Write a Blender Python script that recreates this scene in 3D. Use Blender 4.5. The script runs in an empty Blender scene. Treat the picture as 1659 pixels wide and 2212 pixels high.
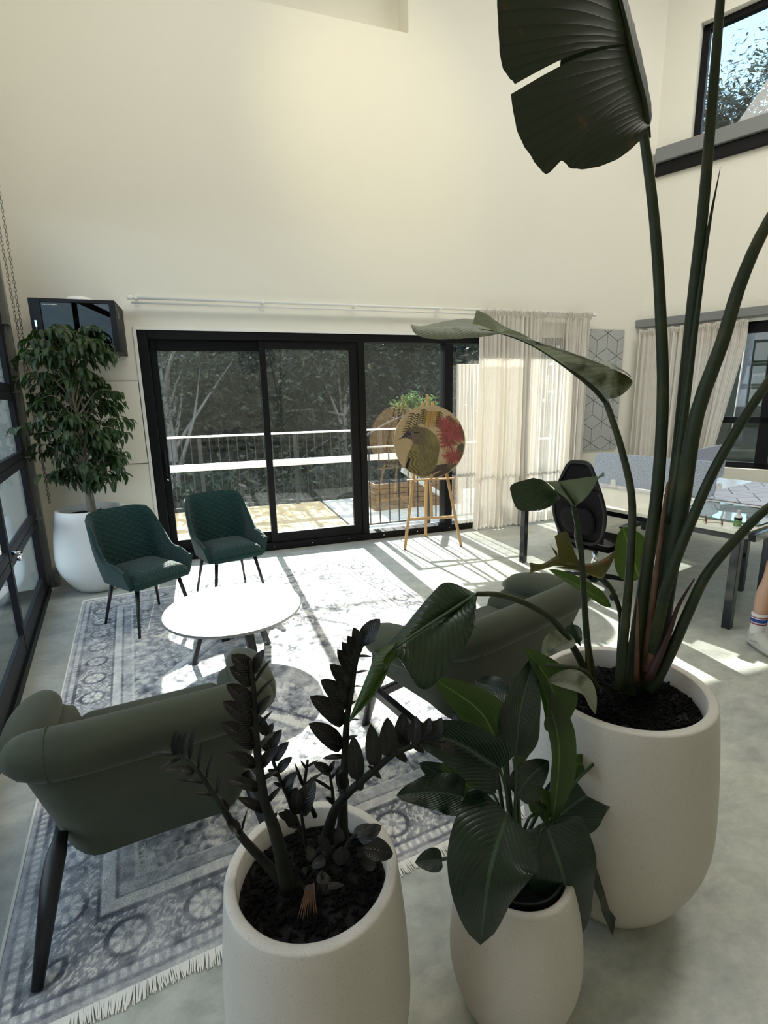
import bpy, bmesh, math, random
import numpy as np
from mathutils import Vector, Matrix, noise
R = random.Random(7)
rad = math.radians
scene = bpy.context.scene
COL = scene.collection

# ------------------------------------------------------------------ camera
CAM_H, F_PX = 1.65, 1100.0
PITCH, ROLL, YAW = rad(12.4), rad(1.28), rad(18.5)
_d = Vector((math.sin(ROLL)*math.cos(PITCH), math.cos(ROLL)*math.cos(PITCH), math.sin(PITCH)))   # world down in camera axes (right, down, forward)
_f = (Vector((0, 0, 1)) - _d*_d.z).normalized()
_r = _d.cross(_f)
def cam_to_world(v):
    a, b, c = v.dot(_r), v.dot(_f), -v.dot(_d)
    return Vector((a*math.cos(YAW)+b*math.sin(YAW), -a*math.sin(YAW)+b*math.cos(YAW), c))
cd = bpy.data.cameras.new('camera'); cam = bpy.data.objects.new('camera', cd); COL.objects.link(cam)
cd.sensor_fit = 'VERTICAL'; cd.sensor_height = 36.0; cd.lens = 36.0*F_PX/2212.0
cd.clip_start = 0.02; cd.clip_end = 300
X = cam_to_world(Vector((1, 0, 0))); Y = cam_to_world(Vector((0, -1, 0))); Z = cam_to_world(Vector((0, 0, -1)))
cam.matrix_world = Matrix(((X.x, Y.x, Z.x, 0), (X.y, Y.y, Z.y, 0), (X.z, Y.z, Z.z, CAM_H), (0, 0, 0, 1)))
scene.camera = cam
def at(px, py, y):                       # the point of the room at distance y from the camera's wall line seen in that direction
    v = cam_to_world(Vector(((px-829.5)/F_PX, (py-1106)/F_PX, 1)))
    return Vector((0, 0, CAM_H)) + v*(y/v.y)

# ------------------------------------------------------------------ world, sun, exposure
scene.view_settings.view_transform = 'Standard'; scene.view_settings.look = 'None'
scene.view_settings.gamma = 1; scene.view_settings.use_curve_mapping = False
scene.view_settings.exposure = 0.45
cy = scene.cycles
cy.max_bounces = 10; cy.diffuse_bounces = 6; cy.transparent_max_bounces = 24; cy.glossy_bounces = 4
cy.sample_clamp_indirect = 6.0; cy.caustics_reflective = False; cy.caustics_refractive = False
w = bpy.data.worlds.new('sky'); scene.world = w; w.use_nodes = True
nt = w.node_tree; nt.nodes.clear()
def N(t, typ, **kw):
    n = t.nodes.new(typ)
    for k, v in kw.items():
        if k in n.inputs: n.inputs[k].default_value = v
        else: setattr(n, k, v)
    return n
tc = N(nt, 'ShaderNodeTexCoord'); sep = N(nt, 'ShaderNodeSeparateXYZ')
nt.links.new(tc.outputs['Generated'], sep.inputs[0])
grad = N(nt, 'ShaderNodeValToRGB'); nt.links.new(sep.outputs['Z'], grad.inputs[0])
e = grad.color_ramp.elements
e[0].position = 0.0; e[0].color = (0.50, 0.72, 0.88, 1)
e[1].position = 0.75; e[1].color = (0.16, 0.36, 0.66, 1)
mapn = N(nt, 'ShaderNodeMapping'); mapn.inputs['Scale'].default_value = (1.6, 1.6, 3.4)
nt.links.new(tc.outputs['Generated'], mapn.inputs[0])
cl = N(nt, 'ShaderNodeTexNoise', Scale=1.5, Detail=6.0, Roughness=0.6); nt.links.new(mapn.outputs[0], cl.inputs['Vector'])
clr = N(nt, 'ShaderNodeValToRGB'); clr.color_ramp.elements[0].position = 0.46; clr.color_ramp.elements[1].position = 0.62
nt.links.new(cl.outputs[0], clr.inputs[0])
mx = N(nt, 'ShaderNodeMixRGB'); mx.inputs[2].default_value = (0.85, 0.87, 0.9, 1)
nt.links.new(clr.outputs[0], mx.inputs[0]); nt.links.new(grad.outputs[0], mx.inputs[1])
bg = N(nt, 'ShaderNodeBackground', Strength=2.3); nt.links.new(mx.outputs[0], bg.inputs[0])
wo = N(nt, 'ShaderNodeOutputWorld'); nt.links.new(bg.outputs[0], wo.inputs[0])

sl = bpy.data.lights.new('sun', 'SUN'); sl.energy = 16.0; sl.angle = rad(0.55); sl.color = (1.0, 0.955, 0.88)
sun = bpy.data.objects.new('sun', sl); COL.objects.link(sun)
SUN_DIR = Vector((0.012, -1.0, -0.577)).normalized()
sun.rotation_euler = SUN_DIR.to_track_quat('-Z', 'Y').to_euler(); sun.location = (0, 12, 9)

# unseen warm spot added high in the hall for the yellow glow on the back wall
sp = bpy.data.lights.new('wall_glow_spot', 'SPOT'); sp.energy = 120; sp.color = (1.0, 0.88, 0.52); sp.spot_size = rad(44); sp.spot_blend = 1.0; sp.shadow_soft_size = 0.15
spo = bpy.data.objects.new('wall_glow_spot', sp); COL.objects.link(spo); spo.location = (1.0, 2.2, 6.2)
spo.rotation_euler = (Vector((1.9, 5.71, 4.45))-spo.location).to_track_quat('-Z', 'Y').to_euler()

# unseen area lights added at the ceiling to brighten the hall
for i, (x, y, e_) in enumerate(((0.5, 3.0, 50), (5.0, 2.6, 105))):
    al = bpy.data.lights.new('added_ceiling_fill', 'AREA'); al.shape = 'RECTANGLE'; al.size = 3.2; al.size_y = 1.2; al.energy = e_; al.color = (1.0, 0.97, 0.90)
    ao = bpy.data.objects.new('added_ceiling_fill', al); COL.objects.link(ao); ao.location = (x, y, 6.9)

# ------------------------------------------------------------------ materials
MATS = {}
def principled(name, col, rough=0.6, metal=0.0, spec=0.5, bump=None, var=None, sheen=0, coat=0, trans_diff=0, coord='Object'):
    """bump = (scale, strength, detail); var = (scale, other colour, low, high)"""
    m = bpy.data.materials.new(name); m.use_nodes = True; t = m.node_tree
    b = t.nodes['Principled BSDF']; o = t.nodes['Material Output']
    b.inputs['Base Color'].default_value = (*col, 1); b.inputs['Roughness'].default_value = rough
    b.inputs['Metallic'].default_value = metal; b.inputs['Specular IOR Level'].default_value = spec
    b.inputs['Sheen Weight'].default_value = sheen; b.inputs['Coat Weight'].default_value = coat
    tcn = t.nodes.new('ShaderNodeTexCoord')
    if var:
        nn = N(t, 'ShaderNodeTexNoise', Scale=var[0], Detail=8.0, Roughness=0.62); t.links.new(tcn.outputs[coord], nn.inputs['Vector'])
        rp = t.nodes.new('ShaderNodeValToRGB'); rp.color_ramp.elements[0].position = var[2]; rp.color_ramp.elements[1].position = var[3]
        rp.color_ramp.elements[0].color = (*col, 1); rp.color_ramp.elements[1].color = (*var[1], 1)
        t.links.new(nn.outputs[0], rp.inputs[0]); t.links.new(rp.outputs[0], b.inputs['Base Color'])
    if bump:
        nb = N(t, 'ShaderNodeTexNoise', Scale=bump[0], Detail=bump[2] if len(bump) > 2 else 4.0); t.links.new(tcn.outputs[coord], nb.inputs['Vector'])
        bn = t.nodes.new('ShaderNodeBump'); bn.inputs['Strength'].default_value = bump[1]; bn.inputs['Distance'].default_value = 0.01
        t.links.new(nb.outputs[0], bn.inputs['Height']); t.links.new(bn.outputs[0], b.inputs['Normal'])
    if trans_diff:
        tr = t.nodes.new('ShaderNodeBsdfTranslucent'); tr.inputs[0].default_value = (*col, 1)
        ms = t.nodes.new('ShaderNodeMixShader'); ms.inputs[0].default_value = trans_diff
        t.links.new(b.outputs[0], ms.inputs[1]); t.links.new(tr.outputs[0], ms.inputs[2]); t.links.new(ms.outputs[0], o.inputs[0])
    MATS[name] = m
    return m
wall_m = principled('cream_wall_paint', (0.82, 0.795, 0.715), 0.75, bump=(180, 0.05), spec=0.2)
white_m = principled('white_paint', (0.82, 0.81, 0.78), 0.45)
frame_m = principled('black_powder_coat', (0.005, 0.005, 0.006), 0.5, spec=.2)
door_m = principled('dark_bronze_frame', (0.012, 0.0125, 0.017), 0.5, spec=.2)
grey_m = principled('grey_sill_paint', (0.20, 0.21, 0.21), 0.5)
greymetal_m = principled('galvanised_metal', (0.28, 0.28, 0.27), 0.42, 0.7, bump=(60, 0.05))
soil_m = principled('dark_potting_soil', (0.003, 0.0028, 0.0025), 0.95, bump=(70, 0.9), var=(40, (0.010, 0.008, 0.006), 0.45, 0.75))
bark_m = principled('black_bark_mulch', (0.0025, 0.0022, 0.002), 0.9, spec=.12, var=(30, (0.010, 0.008, 0.007), 0.5, 0.8))
pot_m = principled('white_terrazzo_pot', (0.56, 0.525, 0.47), 0.55, bump=(140, 0.12, 3))
def speckle(m, scale, dark, thr=0.035, mixf=0.5):
    t = m.node_tree; b = t.nodes['Principled BSDF']; c0 = b.inputs['Base Color'].default_value[:]
    tcn = t.nodes.new('ShaderNodeTexCoord')
    v = N(t, 'ShaderNodeTexVoronoi', Scale=scale); t.links.new(tcn.outputs['Object'], v.inputs['Vector'])
    n2 = N(t, 'ShaderNodeTexNoise', Scale=scale*0.35, Detail=2.0); t.links.new(tcn.outputs['Object'], n2.inputs['Vector'])
    mul = N(t, 'ShaderNodeMath', operation='MULTIPLY'); t.links.new(n2.outputs[0], mul.inputs[0]); mul.inputs[1].default_value = thr*12
    lt = N(t, 'ShaderNodeMath', operation='LESS_THAN'); t.links.new(v.outputs['Distance'], lt.inputs[0]); t.links.new(mul.outputs[0], lt.inputs[1])
    ml = N(t, 'ShaderNodeMath', operation='MULTIPLY'); t.links.new(lt.outputs[0], ml.inputs[0]); ml.inputs[1].default_value = mixf
    mm = t.nodes.new('ShaderNodeMixRGB'); mm.inputs[1].default_value = c0; mm.inputs[2].default_value = (*dark, 1)
    t.links.new(ml.outputs[0], mm.inputs[0]); t.links.new(mm.outputs[0], b.inputs['Base Color'])
speckle(pot_m, 260, (0.30, 0.28, 0.25), 0.035, 0.55)
velvet_m = principled('olive_velvet', (0.052, 0.058, 0.036), 0.85, sheen=0.12, spec=0.2, bump=(350, 0.08), var=(5, (0.040, 0.045, 0.028), 0.4, 0.7))
emerald_m = principled('emerald_velvet', (0.005, 0.032, 0.029), 0.75, sheen=0.18, spec=0.2)
emerald_plain_m = principled('emerald_velvet_plain', (0.005, 0.032, 0.029), 0.75, sheen=0.18, spec=0.2, bump=(300, 0.05))
blackleg_m = principled('black_leg', (0.007, 0.007, 0.009), 0.42)
marble_m = principled('white_marble', (0.78, 0.78, 0.77), 0.18, var=(4, (0.52, 0.52, 0.53), 0.58, 0.75))
wood_m = principled('pine_wood', (0.42, 0.25, 0.11), 0.5, var=(14, (0.52, 0.33, 0.16), 0.4, 0.7))
felt_m = principled('grey_blue_felt', (0.34, 0.38, 0.48), 0.95, spec=0.1, var=(90, (0.56, 0.60, 0.70), 0.42, 0.6), bump=(250, 0.2))
felt2_m = principled('grey_felt_tile', (0.36, 0.37, 0.37), 0.95, spec=0.1, var=(90, (0.52, 0.53, 0.52), 0.42, 0.6), bump=(250, 0.2))
felt3_m = principled('pale_blue_felt_tile', (0.56, 0.62, 0.76), 0.9, spec=0.2, var=(80, (0.62, 0.67, 0.78), 0.42, 0.6))
dark_m = principled('dark_backing', (0.03, 0.032, 0.035), 0.8)
mesh_m = principled('black_mesh_fabric', (0.010, 0.008, 0.009), 0.8, spec=.15)
plastic_m = principled('black_plastic', (0.008, 0.008, 0.010), 0.42, spec=.3)
chrome_m = principled('chrome', (0.75, 0.75, 0.77), 0.12, 1.0)
glossblack_m = principled('gloss_black_steel', (0.012, 0.013, 0.016), 0.12)
desk_m = principled('cream_desktop', (0.84, 0.83, 0.70), 0.3)
skin_m = principled('skin', (0.55, 0.33, 0.24), 0.55)
deck_m = principled('deck_timber', (0.56, 0.42, 0.22), 0.7, var=(9, (0.42, 0.30, 0.16), 0.4, 0.7))
deckwhite_m = principled('pale_weathered_decking', (0.55, 0.53, 0.50), 0.7)
rail_m = principled('white_balcony_rail', (0.80, 0.80, 0.80), 0.4)
baluster_m = principled('grey_baluster', (0.030, 0.032, 0.036), 0.6, spec=.2)
ground_m = principled('outside_ground', (0.012, 0.015, 0.010), 1.0, spec=0.0, var=(1.2, (0.028, 0.026, 0.018), 0.4, 0.7))
paving_m = principled('outside_paving', (0.075, 0.08, 0.085), 0.9, spec=.2, var=(3, (0.055, 0.058, 0.06), 0.4, 0.7))
treeleaf_m = principled('tree_foliage', (0.022, 0.030, 0.018), 0.5, spec=0.35, trans_diff=0.4, var=(2.6, (0.20, 0.23, 0.13), 0.50, 0.70))  # lighter noise tone puts sunlit leaf flecks into the colour
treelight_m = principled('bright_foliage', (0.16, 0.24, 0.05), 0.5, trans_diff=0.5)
bark2_m = principled('pale_bark', (0.20, 0.195, 0.19), 0.9, bump=(20, 0.5), var=(6, (0.13, 0.125, 0.12), 0.4, 0.7))
ficusbark_m = principled('ficus_bark', (0.30, 0.26, 0.19), 0.8, bump=(50, 0.3))

def floor_material():
    m = principled('polished_concrete', (0.34, 0.345, 0.32), 0.32, spec=0.5)
    t = m.node_tree; b = t.nodes['Principled BSDF']; tcn = t.nodes.new('ShaderNodeTexCoord')
    n1 = N(t, 'ShaderNodeTexNoise', Scale=1.1, Detail=10.0, Roughness=0.7, Distortion=0.1); t.links.new(tcn.outputs['Object'], n1.inputs['Vector'])
    mp = t.nodes.new('ShaderNodeMapping'); mp.inputs['Scale'].default_value = (2.0, 3.0, 1); mp.inputs['Rotation'].default_value = (0, 0, 0.35)
    t.links.new(tcn.outputs['Object'], mp.inputs[0])
    n2 = N(t, 'ShaderNodeTexNoise', Scale=3.0, Detail=12.0, Roughness=0.75, Distortion=0.15); t.links.new(mp.outputs[0], n2.inputs['Vector'])
    r1 = t.nodes.new('ShaderNodeValToRGB'); r1.color_ramp.elements[0].position = 0.35; r1.color_ramp.elements[1].position = 0.7
    r1.color_ramp.elements[0].color = (0.40, 0.42, 0.40, 1); r1.color_ramp.elements[1].color = (0.56, 0.56, 0.50, 1)
    t.links.new(n1.outputs[0], r1.inputs[0])
    r2 = t.nodes.new('ShaderNodeValToRGB'); r2.color_ramp.elements[0].position = 0.36; r2.color_ramp.elements[1].position = 0.62
    r2.color_ramp.elements[0].color = (0.72, 0.74, 0.74, 1); r2.color_ramp.elements[1].color = (1.10, 1.10, 1.07, 1)
    t.links.new(n2.outputs[0], r2.inputs[0])
    mm = t.nodes.new('ShaderNodeMixRGB'); mm.blend_type = 'MULTIPLY'; mm.inputs[0].default_value = 1
    t.links.new(r1.outputs[0], mm.inputs[1]); t.links.new(r2.outputs[0], mm.inputs[2]); t.links.new(mm.outputs[0], b.inputs['Base Color'])
    rr = t.nodes.new('ShaderNodeMapRange'); rr.inputs[3].default_value = 0.25; rr.inputs[4].default_value = 0.45
    t.links.new(n2.outputs[0], rr.inputs[0]); t.links.new(rr.outputs[0], b.inputs['Roughness'])
    return m
floor_m = floor_material()

def glass_material(name, dust=0.04, tint=(0.93, 0.96, 0.95), refl=1.0, dust_col=(0.75, 0.8, 0.8)):
    m = bpy.data.materials.new(name); m.use_nodes = True; t = m.node_tree; t.nodes.clear()
    o = t.nodes.new('ShaderNodeOutputMaterial')
    tr = t.nodes.new('ShaderNodeBsdfTransparent'); tr.inputs[0].default_value = (*tint, 1)
    gl = t.nodes.new('ShaderNodeBsdfGlossy'); gl.inputs['Roughness'].default_value = 0.0; gl.inputs['Color'].default_value = (refl, refl, refl, 1)
    fr = t.nodes.new('ShaderNodeFresnel'); ge = t.nodes.new('ShaderNodeNewGeometry'); ir = t.nodes.new('ShaderNodeMapRange')
    ir.inputs[3].default_value = 1.5; ir.inputs[4].default_value = 1/1.5; t.links.new(ge.outputs['Backfacing'], ir.inputs[0]); t.links.new(ir.outputs[0], fr.inputs[0])
    m1 = t.nodes.new('ShaderNodeMixShader'); t.links.new(fr.outputs[0], m1.inputs[0]); t.links.new(tr.outputs[0], m1.inputs[1]); t.links.new(gl.outputs[0], m1.inputs[2])
    tl = t.nodes.new('ShaderNodeBsdfTranslucent'); tl.inputs[0].default_value = (*dust_col, 1)
    m2 = t.nodes.new('ShaderNodeMixShader'); m2.inputs[0].default_value = dust
    if dust:
        tcn = t.nodes.new('ShaderNodeTexCoord'); nn = N(t, 'ShaderNodeTexNoise', Scale=2.0, Detail=5.0); t.links.new(tcn.outputs['Object'], nn.inputs['Vector'])
        mr = t.nodes.new('ShaderNodeMapRange'); mr.inputs[3].default_value = dust*0.5; mr.inputs[4].default_value = dust*1.5
        t.links.new(nn.outputs[0], mr.inputs[0]); t.links.new(mr.outputs[0], m2.inputs[0])
    t.links.new(m1.outputs[0], m2.inputs[1]); t.links.new(tl.outputs[0], m2.inputs[2]); t.links.new(m2.outputs[0], o.inputs[0])
    return m
glass_m = glass_material('dusty_window_glass', 0.0022)
clear_m = glass_material('clear_window_glass', 0.0)
deskglass_m = glass_material('desk_glass', 0.0, (0.96, 0.99, 0.975))
glassedge_m = principled('green_glass_edge', (0.06, 0.16, 0.13), 0.2)

def curtain_material(name, op=0.82, tl_mix=.5):
    m = bpy.data.materials.new(name); m.use_nodes = True; t = m.node_tree; t.nodes.clear()
    o = t.nodes.new('ShaderNodeOutputMaterial'); tcn = t.nodes.new('ShaderNodeTexCoord')
    mp = t.nodes.new('ShaderNodeMapping'); mp.inputs['Scale'].default_value = (40, 40, 2); t.links.new(tcn.outputs['Object'], mp.inputs[0])
    nn = N(t, 'ShaderNodeTexNoise', Scale=4.0, Detail=4.0); t.links.new(mp.outputs[0], nn.inputs['Vector'])
    rp = t.nodes.new('ShaderNodeValToRGB'); rp.color_ramp.elements[0].position = .3; rp.color_ramp.elements[1].position = .7
    rp.color_ramp.elements[0].color = (0.77, 0.73, 0.67, 1); rp.color_ramp.elements[1].color = (0.84, 0.805, 0.75, 1); t.links.new(nn.outputs[0], rp.inputs[0])
    df = t.nodes.new('ShaderNodeBsdfDiffuse'); tl = t.nodes.new('ShaderNodeBsdfTranslucent'); tr = t.nodes.new('ShaderNodeBsdfTransparent')
    t.links.new(rp.outputs[0], df.inputs[0]); t.links.new(rp.outputs[0], tl.inputs[0])
    a = t.nodes.new('ShaderNodeMixShader'); a.inputs[0].default_value = tl_mix; t.links.new(df.outputs[0], a.inputs[1]); t.links.new(tl.outputs[0], a.inputs[2])
    b = t.nodes.new('ShaderNodeMixShader'); b.inputs[0].default_value = op; t.links.new(tr.outputs[0], b.inputs[1]); t.links.new(a.outputs[0], b.inputs[2])
    t.links.new(b.outputs[0], o.inputs[0]); return m
curtain_m = curtain_material('linen_curtain', 0.96, .13)
sheer_m = curtain_material('sheer_curtain', 0.5, .2)

def leaf_material(name, col, col2, veins=26, rough=0.35, trans=0.25, slant=1.1, vein_dark=0.55, spots=None, tcol=None, bumpk=.4):
    """UV.x runs across the blade (0.5 = midrib), UV.y along it."""
    m = bpy.data.materials.new(name); m.use_nodes = True; t = m.node_tree; b = t.nodes['Principled BSDF']; o = t.nodes['Material Output']
    uv = t.nodes.new('ShaderNodeUVMap'); sp_ = t.nodes.new('ShaderNodeSeparateXYZ'); t.links.new(uv.outputs[0], sp_.inputs[0])
    def M(op, a, b_=None):
        n = N(t, 'ShaderNodeMath', operation=op)
        for i, v in enumerate((a, b_)):
            if v is None: continue
            if isinstance(v, (int, float)): n.inputs[i].default_value = v
            else: t.links.new(v, n.inputs[i])
        return n.outputs[0]
    ax = M('ABSOLUTE', M('SUBTRACT', sp_.outputs[0], 0.5))
    ph = M('SUBTRACT', sp_.outputs[1], M('MULTIPLY', ax, slant*0.35))
    s = M('ABSOLUTE', M('SINE', M('MULTIPLY', ph, veins*3.14159)))
    line = M('POWER', s, 0.35)
    tcn = t.nodes.new('ShaderNodeTexCoord'); nn = N(t, 'ShaderNodeTexNoise', Scale=7.0, Detail=4.0); t.links.new(tcn.outputs['Object'], nn.inputs['Vector'])
    mixc = t.nodes.new('ShaderNodeMixRGB'); mixc.inputs[1].default_value = (*col, 1); mixc.inputs[2].default_value = (*col2, 1); t.links.new(nn.outputs[0], mixc.inputs[0])
    mul = t.nodes.new('ShaderNodeMixRGB'); mul.blend_type = 'MULTIPLY'; mul.inputs[0].default_value = 1; t.links.new(mixc.outputs[0], mul.inputs[1])
    vr = t.nodes.new('ShaderNodeMapRange'); vr.inputs[3].default_value = vein_dark; vr.inputs[4].default_value = 1.0; t.links.new(line, vr.inputs[0])
    cmb = t.nodes.new('ShaderNodeCombineColor')
    for i in range(3): t.links.new(vr.outputs[0], cmb.inputs[i])
    t.links.new(cmb.outputs[0], mul.inputs[2]); colr = mul.outputs[0]
    rib = M('LESS_THAN', ax, 0.022)
    mr = t.nodes.new('ShaderNodeMixRGB'); mr.inputs[2].default_value = (*[min(1, c*2.2+0.015) for c in col2], 1); t.links.new(M('MULTIPLY', rib, 0.8), mr.inputs[0]); t.links.new(colr, mr.inputs[1]); colr = mr.outputs[0]
    if spots:
        n3 = N(t, 'ShaderNodeTexNoise', Scale=spots[1], Detail=3.0); t.links.new(tcn.outputs['Object'], n3.inputs['Vector'])
        r3 = t.nodes.new('ShaderNodeValToRGB'); r3.color_ramp.elements[0].position = spots[2]; r3.color_ramp.elements[1].position = spots[2]+.1; t.links.new(n3.outputs[0], r3.inputs[0])
        m3 = t.nodes.new('ShaderNodeMixRGB'); m3.inputs[2].default_value = (*spots[0], 1); t.links.new(r3.outputs[0], m3.inputs[0]); t.links.new(colr, m3.inputs[1]); colr = m3.outputs[0]
    t.links.new(colr, b.inputs['Base Color']); b.inputs['Roughness'].default_value = rough
    bn = t.nodes.new('ShaderNodeBump'); bn.inputs['Strength'].default_value = bumpk; bn.inputs['Distance'].default_value = 0.004
    t.links.new(line, bn.inputs['Height']); t.links.new(bn.outputs[0], b.inputs['Normal'])
    tl = t.nodes.new('ShaderNodeBsdfTranslucent')
    tm = t.nodes.new('ShaderNodeMixRGB'); tm.blend_type = 'MULTIPLY'; tm.inputs[0].default_value = 1; tm.inputs[2].default_value = (*(tcol or (2.0, 3.2, 0.8)), 1)
    t.links.new(colr, tm.inputs[1]); t.links.new(tm.outputs[0], tl.inputs[0])
    ms = t.nodes.new('ShaderNodeMixShader'); ms.inputs[0].default_value = trans
    t.links.new(b.outputs[0], ms.inputs[1]); t.links.new(tl.outputs[0], ms.inputs[2]); t.links.new(ms.outputs[0], o.inputs[0])
    return m
strel_m = leaf_material('strelitzia_leaf', (0.014, 0.030, 0.016), (0.022, 0.042, 0.018), 18, 0.30, 0.14, vein_dark=.6, tcol=(1.6, 2.0, .7))
strelback_m = leaf_material('strelitzia_leaf_underside', (0.013, 0.016, 0.008), (0.019, 0.022, 0.010), 16, 0.6, 0.10, spots=((0.07, 0.03, 0.012), 14, 0.66))
strelgreen_m = leaf_material('young_strelitzia_leaf', (0.035, 0.070, 0.020), (0.055, 0.095, 0.024), 18, 0.4, 0.38, vein_dark=0.85, tcol=(1.7, 1.8, .6))
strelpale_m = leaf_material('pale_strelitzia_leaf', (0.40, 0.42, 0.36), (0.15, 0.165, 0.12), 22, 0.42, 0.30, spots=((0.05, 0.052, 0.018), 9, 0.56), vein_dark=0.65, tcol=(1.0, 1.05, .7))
yellow_m = leaf_material('yellowing_leaf', (0.065, 0.068, 0.018), (0.10, 0.09, 0.028), 16, 0.5, 0.28, spots=((0.16, 0.05, 0.02), 10, 0.63), tcol=(1.6, 1.5, 0.8))
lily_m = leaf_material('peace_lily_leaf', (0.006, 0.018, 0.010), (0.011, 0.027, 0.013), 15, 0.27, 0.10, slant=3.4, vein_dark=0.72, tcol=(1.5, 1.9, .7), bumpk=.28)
lilyg_m = leaf_material('peace_lily_leaf_lit', (0.026, 0.050, 0.016), (0.038, 0.068, 0.020), 15, 0.38, 0.34, slant=3.4, vein_dark=0.8, tcol=(1.7, 1.8, .6), bumpk=.28)  # lit copy of the lily leaf, light put into its brighter green
zz_m = leaf_material('black_zz_leaf', (0.005, 0.0045, 0.0045), (0.011, 0.0095, 0.009), 9, 0.30, 0.04, slant=2.5, vein_dark=0.75, tcol=(1, 1, 1))
ficus_m = leaf_material('ficus_leaf', (0.022, 0.045, 0.016), (0.045, 0.075, 0.028), 12, 0.35, 0.2, vein_dark=0.85)
stem_m = principled('strelitzia_stalk', (0.020, 0.029, 0.012), 0.5, spec=.3, var=(9, (0.055, 0.058, 0.020), 0.5, 0.75))
zzstem_m = principled('zz_stalk', (0.014, 0.016, 0.010), 0.6, spec=.25, var=(20, (0.008, 0.008, 0.008), 0.45, 0.6))
lilystem_m = principled('lily_stalk', (0.02, 0.045, 0.015), 0.45)
husk_m = principled('brown_leaf_sheath', (0.10, 0.045, 0.022), 0.7, var=(18, (0.20, 0.11, 0.06), 0.45, 0.7))
husk2_m = principled('dark_red_sheath', (0.035, 0.010, 0.009), 0.6)

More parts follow.
